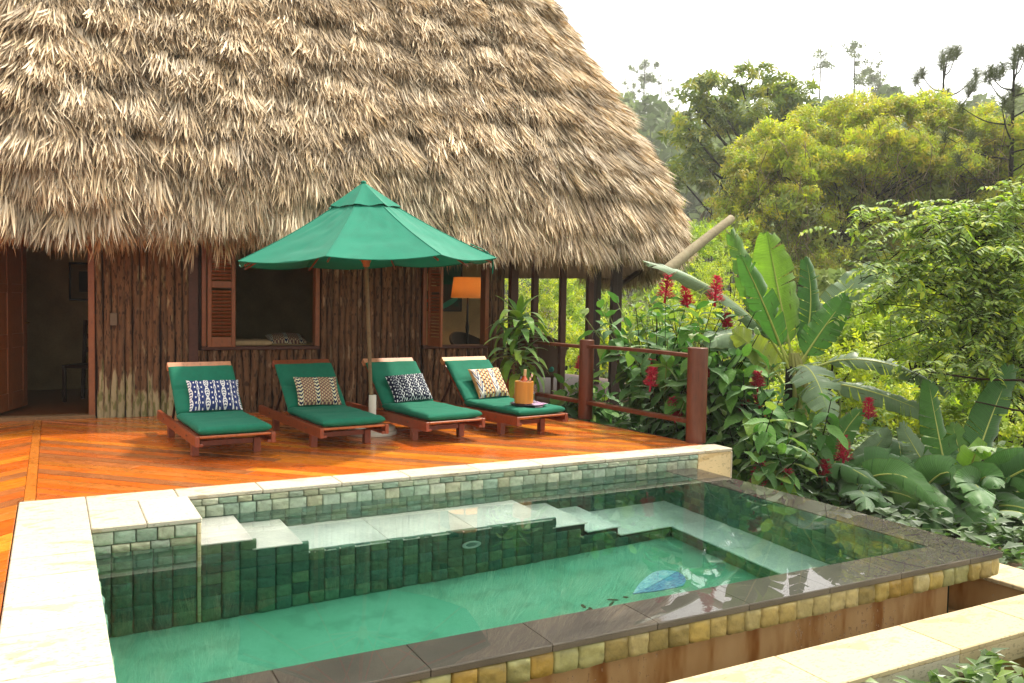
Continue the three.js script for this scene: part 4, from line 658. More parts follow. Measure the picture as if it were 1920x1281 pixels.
// ---------------------------------------------------------------- railing
{
  R = rngOf(59);
  const post = (x, z, r, h) => lathe([[0, 0], [r, 0], [r, h - 0.008], [r - 0.006, h], [0, h]], 28).translate(x, 0, z);
  const rl = thing('deck_railing', 'dark red wooden railing with thick round posts at the deck edge', 'railing', [5.77, 0, -6.70]);
  const A = V(0, 0, 0), B = V(-0.10, 0, -1.89), Cc = hutW(6.03, 0, 0.06).sub(V(5.77, 0, -6.70));
  part(rl, 'post', post(0, 0, 0.102, 0.965), M.mahogany); part(rl, 'post', post(B.x, B.z, 0.088, 0.955), M.mahogany);
  const board = (a, b, y, w, h, sag) => { const g = []; const n = 8; for (let i = 0; i < n; i++) { const p = (t) => a.clone().lerp(b, t).add(V(0, y - sag * 4 * t * (1 - t), 0)); g.push(bar(p(i / n), p((i + 1) / n), w, h, 0.002)); } return join(g); };
  part(rl, 'top_rail', board(A, B, 0.875, 0.11, 0.036, -0.012), M.mahogany); part(rl, 'bottom_rail', board(A, B, 0.205, 0.10, 0.042, 0.006), M.mahogany);
  part(rl, 'top_rail', board(B, Cc, 0.865, 0.11, 0.036, -0.004), M.mahogany); part(rl, 'bottom_rail', board(B, Cc, 0.20, 0.10, 0.042, 0), M.mahogany);
}

// ---------------------------------------------------------------- things in and by the rooms
{
  const place = (o, x, y, z, turn = 0) => { const w = hutW(x, y, z); o.position.copy(w); o.rotation.y = HUT.turn + turn; return o; };
  // table lamp with orange shade
  const lamp = place(thing('floor_lamp', 'orange drum-shaded lamp seen through the right window', 'lamp'), 5.88, 0, -1.2);
  part(lamp, 'lamp_shade', lathe([[0.215, 1.745], [0.255, 1.44], [0.252, 1.44], [0.212, 1.745]], 36), phys({ color: H('#dcb880'), roughness: 1, transmission: 0.4, thickness: 0, side: THREE.DoubleSide }));
  { const b = part(lamp, 'bulb', new THREE.SphereGeometry(0.035, 12, 10).translate(0, 1.60, 0), std({ color: 0xfff0d0, emissive: 0xffc070, emissiveIntensity: 2 })); const pl = new THREE.PointLight(0xffd09a, 0.7); pl.castShadow = true; pl.position.copy(lamp.position).add(V(0, 1.60, 0)); scene.add(pl); }
  part(lamp, 'stand', lathe([[0, 0], [0.14, 0], [0.14, 0.02], [0.02, 0.04], [0.018, 0.9], [0.03, 1.0], [0.018, 1.1], [0.014, 1.5], [0.012, 1.55], [0, 1.555]], 20), M.black);
  // painting: teal ground, pale bird and leaf shapes
  const art = tex(256, 384, (u, v) => { let c = lerp3([0.02, 0.30, 0.24], [0.05, 0.40, 0.33], fbm(u, v, 4, 3, 991)); const e = (x, y, a, b, r) => { const dx = u - x, dy = v - y, q = Math.cos(r) * dx + Math.sin(r) * dy, w = -Math.sin(r) * dx + Math.cos(r) * dy; return (q / a) ** 2 + (w / b) ** 2 < 1; };
    if (v < 0.45) c = lerp3([0.30, 0.27, 0.22], [0.12, 0.35, 0.30], smooth(0.4, 0.6, fbm(u, v, 3, 4, 993))); if (e(0.55, 0.82, 0.36, 0.05, 0.35) || e(0.75, 0.9, 0.2, 0.03, -0.5)) c = [0.72, 0.72, 0.55]; if (e(0.2, 0.48, 0.22, 0.14, -0.5)) c = [0.74, 0.68, 0.50]; if (e(0.12, 0.16, 0.08, 0.05, 0)) c = [0.75, 0.12, 0.10]; if (e(0.7, 0.12, 0.25, 0.05, 0.4)) c = [0.25, 0.62, 0.52]; return c; });
  const pa = place(thing('painting', 'teal painting with a pale bird on the wall behind the lamp', 'painting'), 5.83, 1.24, -2.325);
  part(pa, 'canvas', new THREE.PlaneGeometry(0.70, 0.92).translate(0, 0.46, 0.012), std({ map: art, roughness: 0.8 })); part(pa, 'frame', join([span(-0.37, 0.37, -0.02, 0, -0.02, 0.02), span(-0.37, 0.37, 0.92, 0.94, -0.02, 0.02), span(-0.37, -0.35, 0, 0.92, -0.02, 0.02), span(0.35, 0.37, 0, 0.92, -0.02, 0.02)]), M.black);
  // dark wicker armchair by the window and one on the porch
  const wick = tex(256, 256, (u, v) => { const a = Math.sin(u * 64 * Math.PI) * Math.sin(v * 64 * Math.PI); return 0.5 + 0.4 * a; }, false);
  const wicker = (label, x, z, turn, col, seatCol) => { const ch = place(thing('wicker_armchair', label, 'armchair'), x, 0.0, z, turn), m = std({ color: H(col), roughness: 0.8, bumpMap: wick, bumpScale: 0.006 });
    const shell = (r, off) => grid(28, 8, (u, v) => { const a = (u - 0.5) * Math.PI * 1.25, k = r + 0.10 * v, top = 0.42 + (0.28 + 0.22 * Math.pow(Math.max(0, Math.cos(a)), 1.5)) * v; return V(Math.sin(a) * k, top - 0.14 * (1 - v), -Math.cos(a) * k * 0.9 + off); }, (u, v) => [u * 2, v]);
    part(ch, 'back_shell', join([shell(0.36, 0), shell(0.33, 0.0)]), m); part(ch, 'rim', tube([...Array(15).keys()].map((i) => { const a = (i / 14 - 0.5) * Math.PI * 1.25; return V(Math.sin(a) * 0.46, 0.70 + 0.22 * Math.pow(Math.max(0, Math.cos(a)), 1.5), -Math.cos(a) * 0.46 * 0.9); }), 0.022, 0.022, 8, 40), m);
    part(ch, 'seat', span(-0.33, 0.33, 0.27, 0.34, -0.3, 0.34, 0.02), m); const cu = part(ch, 'seat_cushion', cushion(0.6, 0.1, 0.6, []), std({ color: H(seatCol), map: T.fabric, roughness: 0.9 })); cu.position.set(0, 0.39, 0.03);
    for (const [a, b] of [[-0.28, 0.28], [0.28, 0.28], [-0.28, -0.25], [0.28, -0.25]]) part(ch, 'leg', tube([V(a, 0, b), V(a, 0.28, b)], 0.02, 0.022, 8, 1), m); return ch; };
  wicker('black wicker armchair in shade behind the right window', 5.95, -0.85, 0.6, '#17110d', '#1c1714'); wicker('brown wicker armchair with teal cushion on the screened porch', 7.0, -1.1, 2.5, '#5a4030', '#2f8f7e');
  // bed under the left window
  const bed = place(thing('bed', 'bed with pale spread and patterned pillow under the left window', 'bed'), 2.75, 0, -1.15); part(bed, 'frame', span(-0.95, 0.95, 0, 0.52, -0.7, 0.8), M.darkWood);
  const mt = part(bed, 'mattress', cushion(1.4, 0.28, 1.85, []), std({ color: H('#c9a878'), map: T.fabric, roughness: 0.95 })); mt.rotation.y = Math.PI / 2; mt.position.set(-0.05, 0.66, 0.05);
  const bp = part(bed, 'pillow', pillowGeo(0.5, 0.36, 0.14, 9), std({ map: ikat.brown, roughness: 0.95 })); bp.rotation.x = -1.35; bp.position.set(0.42, 0.85, 0.38);
  const bp2 = part(bed, 'folded_blanket', cushion(0.7, 0.07, 0.5, [], 0, 8), std({ color: H('#d8b686'), map: T.fabric, roughness: 0.95 })); bp2.position.set(-0.15, 0.815, 0.45);
  // framed print and a tall-backed chair seen through the door
  const fr = place(thing('framed_print', 'dark framed print on the wall inside the open door', 'picture'), 0.70, 1.30, -3.285); part(fr, 'frame', join([span(-0.24, 0.24, 0, 0.03, -0.012, 0.012), span(-0.24, 0.24, 0.53, 0.56, -0.012, 0.012), span(-0.24, -0.21, 0.03, 0.53, -0.012, 0.012), span(0.21, 0.24, 0.03, 0.53, -0.012, 0.012)]), M.black);
  part(fr, 'mat_board', span(-0.21, 0.21, 0.03, 0.53, -0.01, 0.002), std({ color: H('#7d6a48') })); part(fr, 'print', span(-0.11, 0.11, 0.13, 0.43, 0.0025, 0.006), std({ color: H('#221c16') }));
  const ch = place(thing('dining_chair', 'dark tall-backed wooden chair inside the open door', 'chair'), 0.78, 0, -1.75, -0.5);
  for (const [a, b] of [[-0.2, 0.2], [0.2, 0.2]]) part(ch, 'leg', span(a - 0.02, a + 0.02, 0, 0.44, b - 0.02, b + 0.02), M.darkWood); for (const a of [-0.2, 0.2]) part(ch, 'leg', bar(V(a, 0, -0.2), V(a, 1.05, -0.27), 0.04, 0.04), M.darkWood);
  part(ch, 'seat', span(-0.22, 0.22, 0.44, 0.48, -0.22, 0.23), M.darkWood); for (const y of [0.62, 0.8, 0.98]) part(ch, 'back_slat', span(-0.18, 0.18, y, y + 0.07, -0.27, -0.25), M.darkWood);
}

// ---------------------------------------------------------------- plants
const leafMat = (r, g, b, tr = 0.42, gloss = 0.25) => phys({ color: C(r, g, b), map: T.leaf, roughness: 1, transmission: tr, thickness: 0, clearcoat: gloss, clearcoatRoughness: 0.38, side: THREE.DoubleSide, bumpMap: T.leafB, bumpScale: 0.0015 });
// one leaf: base at the origin, along +y, face towards +z, drooping backwards
function leafGeo(L, W, fold = 0.25, droop = 0.3, nv = 5, nu = 2, wave = 0) {
  return grid(nu, nv, (u, v) => { const a = u * 2 - 1, w = W / 2 * Math.pow(Math.sin(Math.PI * Math.pow(Math.min(1, v * 0.97 + 0.015), 0.8)), 0.85), th = droop * v; return V(a * w, L * (v < 1e-6 ? 0 : Math.sin(th) / Math.max(th, 1e-4) * v), -L * v * (1 - Math.cos(th)) / Math.max(th, 1e-4) + Math.abs(a) * w * fold + wave * Math.sin(v * 11 + a) * Math.abs(a)); });
}
function orient(dir, nrm) { const y = dir.clone().normalize(), x = y.clone().cross(nrm).normalize(); if (x.lengthSq() < 0.5) x.set(1, 0, 0); const z = x.clone().cross(y).normalize(); return new THREE.Matrix4().makeBasis(x, y, z); }
const randDir = (up = 0) => { const a = R() * 6.283, z = rr(-1, 1), s = Math.sqrt(1 - z * z); return V(Math.cos(a) * s, z + up, Math.sin(a) * s).normalize(); };
const branchMat = std({ color: H('#4a3a2a'), map: T.bark, roughness: 0.95 }), stemGreen = std({ color: H('#6f7d3c'), roughness: 0.8 }), darkBranch = std({ color: H('#2f261d'), map: T.bark, roughness: 0.95 });

// red-flowering shrub: large opposite leaves, each leaf a piece; upright crimson spikes
const shrubLeaf = [leafGeo(0.34, 0.155, 0.22, 0.7, 6, 2, 0.01), leafGeo(0.30, 0.14, 0.3, 0.9, 6, 2, 0.008), leafGeo(0.37, 0.18, 0.15, 0.5, 6, 2, 0.012)];
const shrubMats = [leafMat(0.09, 0.27, 0.04), leafMat(0.065, 0.21, 0.035), leafMat(0.13, 0.33, 0.04), leafMat(0.24, 0.42, 0.04)];
const shrubYoung = [leafMat(0.17, 0.33, 0.05, 0.5), leafMat(0.26, 0.40, 0.05, 0.5)];
const petalG = leafGeo(0.05, 0.026, 0.5, 0.4, 2, 2), redMat = [C(0.62, 0.015, 0.07), C(0.5, 0.012, 0.05), C(0.74, 0.04, 0.13)].map((c) => phys({ color: c, roughness: 1, transmission: 0.25, thickness: 0, side: THREE.DoubleSide }));
function spike(h, w) { const r = rngOf(Math.floor(h * 1000) + 3), list = []; for (let i = 0; i < 210; i++) { const t = Math.pow(r(), 1.3), a = i * 2.4, rad = w * (1 - t * 0.75) * (0.35 + 0.65 * r()); const d = V(Math.cos(a), 0.25 + r(), Math.sin(a)); list.push(petalG.clone().applyMatrix4(orient(d, V(0, 1, 0)).setPosition(Math.cos(a) * rad * 0.7, h * t, Math.sin(a) * rad * 0.7))); } list.push(tube([V(0, -0.06, 0), V(0, h, 0)], w * 0.13, w * 0.05, 6, 4)); return join(list); }
const spikes = [spike(0.27, 0.125), spike(0.21, 0.105), spike(0.15, 0.08)];
function shrub(label, base, stems, nTips, tipAt, leafCount, flowers, seed) {
  R = rngOf(seed); const t = thing('flowering_shrub', label, 'shrub', base, 0, 'red-flowering shrubs beside the deck'); let n = 0; const extra = [[], [], []], B = V(...base);
  const stalk = (tip, r) => { const b = V(rr(-0.35, 0.35), rr(-0.1, 0), rr(-0.35, 0.35)), e = tip.clone().sub(B), mid = b.clone().lerp(e, 0.5).add(V(rr(-0.12, 0.12), 0.12, rr(-0.12, 0.12))); const pts = [b, mid, e]; part(t, 'stem', tube(pts, r, r * 0.45, 6, 8), R() < 0.6 ? branchMat : stemGreen); return new THREE.CatmullRomCurve3(pts); };
  const addLeaf = (p, d, s, young) => { const up = V(d.x * 0.7, 1, d.z * 0.7).addScaledVector(randDir(), 0.3), m = orient(d, up).setPosition(p).scale(V(s, s, s)); if (n < leafCount) { const q = part(t, 'leaf', pick(shrubLeaf), pick(young ? shrubYoung : shrubMats)); q.applyMatrix4(m); n++; } else extra[Math.floor(R() * 3)].push(m); };
  for (let i = 0; i < nTips; i++) {
    const tip = tipAt(i), cv = stalk(tip, rr(0.007, 0.013)), a0 = R() * 6;
    for (let k = 0; k < 7; k++) { const s = 1 - k * 0.085 - 0.02; if (s < 0.3) break; const p = cv.getPointAt(s); for (const f of [0, Math.PI]) { const a = a0 + k * 1.57 + f + rr(-0.3, 0.3), d = V(Math.cos(a), k === 0 ? 1.0 : rr(-0.75, 0.25), Math.sin(a)); addLeaf(p, d, k === 0 ? rr(0.35, 0.6) : rr(0.7, 1.05), k < 1 || (k === 1 && R() < 0.5)); } }
  }
  for (const [x, y, z, k] of flowers) { stalk(V(x, y - 0.02, z), 0.008); const m = part(t, 'flower_spike', spikes[k], pick(redMat)); m.position.set(x, y - 0.08, z).sub(B); m.rotation.set(rr(-0.15, 0.15), R() * 6, rr(-0.15, 0.15));
    const tipP = V(x, y - 0.1, z).sub(B); for (let j = 0; j < 5; j++) { const a = R() * 6.28; addLeaf(tipP.clone().add(V(0, -0.06 * j, 0)), V(Math.cos(a), 0.25, Math.sin(a)), rr(0.55, 0.85), false); } }
  extra.forEach((e, i) => e.length && instanced(t, 'foliage', shrubLeaf[i], shrubMats[i], e));
  return t;
}
shrub('large red-flowering shrub behind the railing, between its two posts', [6.45, -0.78, -7.9], 0, 95, () => { const a = R(), z = -9.1 + 2.4 * a; return V(rr(5.85, 7.2), (R() < 0.45 ? rr(0.95, 1.5) : rr(-0.25, 1.2)) - 0.15 * a, z); }, 300,
  [[6.21, 1.55, -7.8, 0], [6.37, 1.47, -7.6, 1], [6.44, 1.52, -7.22, 0], [6.69, 1.23, -7.3, 2], [5.93, 0.55, -7.67, 1], [6.04, 0.23, -7.37, 1], [6.31, 0.75, -7.14, 2], [6.16, 0.67, -7.98, 2]], 601);
shrub('dark red-flowering shrub right of the front railing post, by the pool corner', [6.75, -0.85, -6.55], 0, 50, () => V(rr(6.1, 7.5), rr(-0.55, 0.85), rr(-7.3, -6.0)), 280,
  [[6.57, 0.24, -6.86, 1], [6.81, 0.23, -6.84, 0], [7.35, -0.15, -6.19, 0], [6.23, -0.34, -6.25, 0], [8.09, 0.24, -6.49, 1], [6.6, 0.62, -6.7, 2], [7.0, -0.25, -6.1, 2], [6.45, -0.3, -6.1, 2]], 602);
shrub('small leafy shrub behind the far railing, below the porch', [6.2, -0.8, -9.65], 0, 18, () => V(rr(5.95, 6.7), rr(-0.2, 0.55), rr(-10.0, -9.2)), 140, [[6.05, 0.62, -9.3, 2]], 603);

// banana: each leaf a piece with its own midrib; torn blades
const banMats = [leafMat(0.09, 0.27, 0.035, 0.42, 0.35), leafMat(0.14, 0.33, 0.035, 0.5, 0.3), leafMat(0.26, 0.50, 0.03, 0.6, 0.25), leafMat(0.19, 0.30, 0.15, 0.3, 0.5), leafMat(0.06, 0.20, 0.03, 0.4, 0.3), leafMat(0.40, 0.50, 0.04, 0.5, 0.25)];
banMats.forEach((m) => { m.map = T.banana; m.bumpMap = T.bananaB; m.bumpScale = 0.004; });
const ribMat = std({ color: H('#a8b05a'), roughness: 0.6 });
function bananaLeaf(parent, pts, W, face, mat, fold, tears, seed) {
  R = rngOf(seed); const cv = new THREE.QuadraticBezierCurve3(...pts.map((p) => V(...p))), F = V(...face).normalize(), list = [], L = cv.getLength(), t0 = 0.16;
  const prof = (t) => { const q = (t - t0) / (1 - t0); return q <= 0 ? 0 : W / 2 * Math.pow(Math.sin(Math.PI * Math.pow(Math.min(1, q * 0.985 + 0.008), 0.72)), 0.55); };
  for (const s of [-1, 1]) {
    const cuts = [t0]; for (let i = 0; i < tears; i++) cuts.push(rr(t0 + 0.08, 0.97)); cuts.push(1); cuts.sort((a, b) => a - b);
    for (let c = 0; c + 1 < cuts.length; c++) {
      const a = cuts[c], b = cuts[c + 1], dr = (tears ? rr(-0.25, 0.45) : 0.0) + fold, nv = Math.max(2, Math.round((b - a) * 34)), gap = tears ? rr(0.05, 0.35) * Math.min(0.06, (b - a) * 0.4) : 0;
      const g = grid(6, nv, (u, v) => { const t = a + (b - a) * v, tt = t + (0.5 - v) * gap * u * 2 + (t < 0.97 ? 0.045 * u : 0), p = cv.getPointAt(Math.min(1, t)), tan = cv.getTangentAt(Math.min(1, t)), side = tan.clone().cross(F).normalize().multiplyScalar(s), nn = side.clone().cross(tan).normalize(); if (nn.dot(F) < 0) nn.negate();
        const w = prof(Math.min(1, Math.max(t0, t))) * u, ang = dr * u + 0.05 * Math.sin(t * 40 + s) * u; return p.addScaledVector(side, Math.cos(ang) * w).addScaledVector(nn, -Math.sin(ang) * w + 0.012 * Math.sin(t * 60) * u * u).addScaledVector(tan, (tt - t) * L); },
        (u, v) => [0.5 + 0.5 * s * u, a + (b - a) * v]);
      list.push(g);
    }
  }
  const lf = part(parent, 'leaf', mergeGeometries(list), mat);
  part(lf, 'midrib', tube([0, 0.25, 0.5, 0.75, 1].map((t) => cv.getPointAt(t).addScaledVector(F, -0.006)), 0.018, 0.004, 7, 16), ribMat); return lf;
}
const stalkMat = std({ color: H('#8b8a4a'), roughness: 0.7 });
const toEye = [-0.475, 0.1, 0.88];
{
  const b = thing('banana_plant', 'tall banana plant with broad leaves behind the pool corner', 'banana plant', [7.66, -1.0, -7.13]);
  const rel = (p) => p.map((q) => [q[0] - 7.66, q[1] + 1.0, q[2] + 7.13]);
  part(b, 'trunk', tube([V(0, -0.1, 0), V(-0.02, 0.8, -0.03), V(-0.02, 1.7, -0.06)], 0.13, 0.09, 14, 10, 0.1), std({ color: H('#5a5030'), map: T.bark, roughness: 0.9 }));
  for (let i = 0; i < 9; i++) { const a = i * 0.7; part(b, 'leaf_stalk', tube([V(Math.cos(a) * 0.07, 1.0, Math.sin(a) * 0.07), V(Math.cos(a) * 0.09, 1.5, Math.sin(a) * 0.09), V(Math.cos(a) * 0.04 - 0.02, 1.85, Math.sin(a) * 0.04 - 0.06)], 0.035, 0.02, 7, 6), stalkMat); }
  const lv = [ // points, width, facing, material, fold, tears
    [[[7.82, 0.66, -7.34], [7.74, 1.49, -7.54], [7.62, 2.30, -7.66]], 0.62, toEye, 2, 0.15, 1], [[[7.65, 0.68, -7.2], [7.21, 1.36, -7.36], [6.89, 2.28, -7.48]], 0.36, [-0.1, 0.1, 0.9], 1, 0.25, 2], [[[7.45, 0.69, -7.09], [7.1, 1.36, -7.08], [6.69, 1.96, -7.11]], 0.34, [-0.7, 0.2, 0.6], 0, 0.35, 2],
    [[[7.6, 0.68, -7.23], [6.89, 1.62, -7.2], [5.68, 1.87, -7.54]], 0.30, [-0.2, 0.85, 0.5], 3, 0.5, 3], [[[7.4, 0.63, -7.11], [6.67, 1.32, -6.97], [6.06, 0.98, -6.95]], 0.40, [-0.25, 0.75, 0.65], 3, 0.35, 4], [[[7.33, 0.5, -7.03], [6.9, 0.85, -6.87], [6.39, 1.14, -6.89]], 0.34, [-0.5, 0.3, 0.8], 5, -0.1, 1],
    [[[7.68, 0.65, -7.19], [7.89, 1.19, -6.99], [8.14, 1.53, -6.87]], 0.40, [-0.6, 0.35, 0.75], 0, 0.1, 5], [[[8.03, 0.65, -7.45], [8.6, 1.6, -7.42], [9.18, 1.95, -7.36]], 0.46, [-0.6, 0.5, 0.7], 3, 0.2, 5], [[[7.48, 0.63, -7.07], [7.2, 0.99, -6.55], [7.06, 0.24, -6.13]], 0.50, [-0.5, 0.6, 0.7], 3, 0.3, 9],
    [[[7.95, 0.59, -7.38], [8.55, 1.05, -6.96], [9.28, 0.4, -6.31]], 0.30, [-0.4, 0.8, 0.6], 3, 0.4, 6], [[[7.95, 0.46, -7.37], [8.27, 0.6, -6.86], [8.83, 0.14, -6.08]], 0.32, [-0.5, 0.55, 0.7], 3, 0.5, 4], [[[7.86, 0.66, -7.32], [8.23, 1.37, -7.38], [8.18, 2.02, -7.56]], 0.34, toEye, 4, 0.2, 3]];
  lv.forEach(([p, w, f, m, fo, te], i) => bananaLeaf(b, rel(p), w, f, banMats[m], fo, Math.round(te * 1.8) + 2, 700 + i));
  part(b, 'flower_bud', lathe([[0, 0], [0.035, 0.04], [0.05, 0.12], [0.035, 0.2], [0, 0.26]], 14).rotateZ(Math.PI).translate(0.12, 0.95, 0.5), std({ color: H('#4a3540'), roughness: 0.6 }));
  part(b, 'flower_stalk', tube([V(0.02, 1.6, 0.1), V(0.12, 1.5, 0.45), V(0.12, 0.95, 0.5)], 0.016, 0.012, 7, 8), stemGreen);
  const clump = (label, base, list, seed, more) => { const g = thing('banana_plant', label, 'banana plant', base); const r2 = (p) => p.map((q) => [q[0] - base[0], q[1] - base[1], q[2] - base[2]]); part(g, 'trunk', tube([V(0, -0.3, 0), V(0, 0.35, 0)], 0.09, 0.06, 12, 4, 0.1), std({ color: H('#4c4a2c'), map: T.bark, roughness: 0.9 })); for (let i = 0; i < more; i++) { R = rngOf(seed * 7 + i); const a = rr(-2.6, 1.2), q = rr(0.5, 1.15), hh = rr(0.35, 1.0); list.push([[[base[0] + Math.cos(a) * q * 0.5, base[1] + 0.3 + hh, base[2] - Math.sin(a) * q * 0.5 + 0.1], [base[0] + Math.cos(a) * q, base[1] + 0.15 + hh * rr(0.3, 0.95), base[2] - Math.sin(a) * q + 0.15]], rr(0.32, 0.5), [-0.45 + Math.cos(a) * 0.4, 0.55, 0.7 - Math.sin(a) * 0.4], pick([4, 4, 0, 0, 1]), rr(0.15, 0.5), Math.floor(rr(1, 4))]); }
    list.forEach(([p, w, f, m, fo, te], i) => bananaLeaf(g, r2([base.map((q, k) => q + (k === 1 ? 0.2 : 0)), ...p]), w, f, banMats[m], fo, Math.round(te * 1.8) + 1, seed + i)); };
  clump('young banana plant with dark leaves leaning over the pool edge', [7.3, -1.05, -6.3], [[[[6.94, 0.12, -6.41], [7.17, -0.37, -5.55]], 0.34, [-0.2, 0.8, 0.6], 4, 0.45, 3], [[[7.14, -0.05, -6.3], [7.04, -0.52, -5.42]], 0.42, [-0.6, 0.5, 0.6], 4, 0.35, 3], [[[7.08, 0.05, -6.11], [6.2, 0.02, -6.13]], 0.26, [-0.1, 0.9, 0.4], 0, 0.6, 2], [[[7.75, -0.30, -6.29], [8.13, 0.06, -6.23]], 0.34, toEye, 3, 0.2, 1], [[[7.3, 0.1, -6.0], [7.75, -0.25, -5.6]], 0.40, [-0.5, 0.6, 0.6], 4, 0.4, 4], [[[7.5, 0.0, -6.5], [7.75, 0.3, -6.3]], 0.34, [-0.5, 0.4, 0.7], 0, 0.3, 3], [[[7.2, -0.2, -5.8], [6.75, -0.5, -5.4]], 0.36, [-0.4, 0.7, 0.5], 4, 0.4, 4]], 730, 9);
  clump('low banana plant with dark leaves between the pool edge and the right banana clump', [7.75, -1.1, -5.75], [], 770, 11);
  clump('banana clump with broad dark leaves at the right pool corner', [8.3, -1.05, -5.5], [[[[8.23, -0.02, -5.71], [8.12, 0.66, -5.79]], 0.36, toEye, 0, 0.25, 2], [[[8.57, -0.02, -5.52], [9.13, 0.82, -5.5]], 0.42, toEye, 4, 0.25, 3], [[[7.65, -0.2, -5.24], [7.2, -0.75, -5.0]], 0.46, [-0.4, 0.5, 0.7], 4, 0.15, 1], [[[8.0, -0.15, -5.0], [7.62, -0.78, -4.62]], 0.46, [-0.3, 0.55, 0.7], 0, 0.2, 1], [[[8.48, 0.2, -5.36], [8.42, -0.35, -4.85]], 0.40, [-0.5, 0.5, 0.7], 0, 0.3, 3], [[[8.0, -0.1, -5.8], [7.85, 0.2, -5.91]], 0.30, toEye, 3, 0.2, 2], [[[8.5, -0.15, -5.6], [8.41, 0.2, -5.7]], 0.36, toEye, 1, 0.2, 3], [[[8.1, -0.3, -4.7], [7.75, -0.62, -4.3]], 0.36, [-0.2, 0.7, 0.6], 3, 0.3, 4], [[[8.6, 0.15, -5.0], [8.7, -0.2, -4.5]], 0.4, [-0.5, 0.6, 0.6], 4, 0.3, 5], [[[8.2, 0.25, -5.3], [7.8, 0.05, -4.9]], 0.3, [-0.5, 0.6, 0.6], 2, 0.2, 1]], 750, 12);
}

// dracaena in a clay pot by the railing
{
  R = rngOf(61); const base = [5.27, 0, -9.62];
  const pot = thing('clay_pot', 'terracotta pot standing on the deck behind the last lounger', 'pot', base);
  part(pot, 'pot_wall', lathe([[0, 0], [0.115, 0], [0.118, 0.004], [0.145, 0.33], [0.152, 0.335], [0.156, 0.385], [0.15, 0.39], [0.135, 0.388], [0.133, 0.3], [0, 0.3]], 36), M.clay); part(pot, 'soil', new THREE.CylinderGeometry(0.134, 0.134, 0.03, 24).translate(0, 0.335, 0), std({ color: H('#2a1d14') }));
  const d = thing('potted_dracaena', 'bright green strap-leaved plant growing in the terracotta pot', 'plant', [base[0], 0.35, base[2]]);
  const mats = [leafMat(0.20, 0.44, 0.03, 0.45, 0.4), leafMat(0.34, 0.56, 0.04, 0.45, 0.4), leafMat(0.12, 0.32, 0.03, 0.4, 0.4)], gs = [leafGeo(0.60, 0.13, 0.3, 1.9, 12, 2, 0.014), leafGeo(0.52, 0.12, 0.3, 1.4, 12, 2, 0.012), leafGeo(0.56, 0.125, 0.3, 2.4, 12, 2, 0.014), leafGeo(0.46, 0.1, 0.35, 0.6, 10, 2, 0.008)];
  for (const [x, z, h, n] of [[0.02, 0.02, 0.82, 30], [-0.06, 0.04, 0.48, 22], [0.07, -0.02, 0.30, 18]]) {
    part(d, 'stem', tube([V(x * 0.6, -0.04, z * 0.6), V(x, h * 0.5, z), V(x * 1.1, h + 0.05, z)], 0.018, 0.012, 8, 6), std({ color: H('#7a6a4c'), roughness: 0.9 }));
    for (let i = 0; i < n; i++) { const a = i * 2.39996, k = i / n, m = part(d, 'leaf', k > 0.82 ? gs[3] : pick(gs.slice(0, 3)), pick(mats)), dir = V(Math.cos(a), 0.45 + 2.0 * k * k, Math.sin(a)), s = rr(0.75, 1.05); m.applyMatrix4(orient(dir, V(-Math.cos(a) * 0.2, 1, -Math.sin(a) * 0.2)).setPosition(x * 1.1, h - 0.22 + 0.26 * k, z).scale(V(s, s, s))); }
  }
}

// crowns: many small leaf sprays spread through blobs
function spray(n, L, W, len, seed, whorl = 0.5) { const r = rngOf(seed), list = [], lf = leafGeo(L, W, 0.3, 0.6, 2, 2); for (let i = 0; i < n; i++) { const t = i / n, a = i * 2.4, d = V(Math.cos(a) * 0.9, whorl + (r() - 0.3) * 0.7, Math.sin(a) * 0.9), s = 0.7 + 0.5 * r(); list.push(lf.clone().scale(s, s, s).applyMatrix4(orient(d, V(0, 1, 0).addScaledVector(V(r() - 0.5, r() - 0.5, r() - 0.5), 0.9)).setPosition((r() - 0.5) * 0.06, t * len, (r() - 0.5) * 0.06))); } return mergeGeometries(list); }
function crown(parent, blobs, geo, mat, per, tones, base, opt = {}) { // each blob is broken into uneven clumps with gaps between them
  const ms = [], cs = []; for (const [x, y, z, r] of blobs) { const n = Math.max(4, Math.round(per * r * r)), clumps = []; for (let k = 0; k < (opt.clumps ?? 9); k++) { const d = randDir(opt.up ?? 0.1); clumps.push([V(x, y, z).addScaledVector(V(d.x * (opt.wide ?? 1.15), d.y * (opt.tall ?? 0.9), d.z * 1.15), r * rr(0.35, 1.15)), r * rr(0.22, 0.52), rr(0.85, 1.15)]); }
    for (let i = 0; i < n; i++) { const [c, q, g0] = pick(clumps), d = randDir(0.15), p = c.clone().addScaledVector(V(d.x * 1.2, d.y * 0.75, d.z * 1.2), q * Math.pow(R(), opt.fill ?? 0.5)).sub(base);
      const dir = d.clone().multiplyScalar(0.7).add(V(rr(-0.6, 0.6), opt.rise ?? 0.5, rr(-0.6, 0.6))), s = rr(0.65, 1.3); ms.push(orient(dir, randDir(0.5)).setPosition(p).scale(V(s, s, s))); const t = pick(tones), g = rr(0.85, 1.15) * g0; cs.push(C(t[0] * g * 1.2, t[1] * g * 1.2, t[2] * g)); } }
  return instanced(parent, 'crown', geo, mat, ms, cs);
}
const leafWhite = (tr) => { const m = leafMat(1, 1, 1, tr, 0.2); m.bumpMap = null; return m; };
const cMat = leafWhite(0.55), limb = (t, pts, r0, r1, m = branchMat) => part(t, 'limb', tube(pts, r0, r1, 7, 10, 0.15), m);

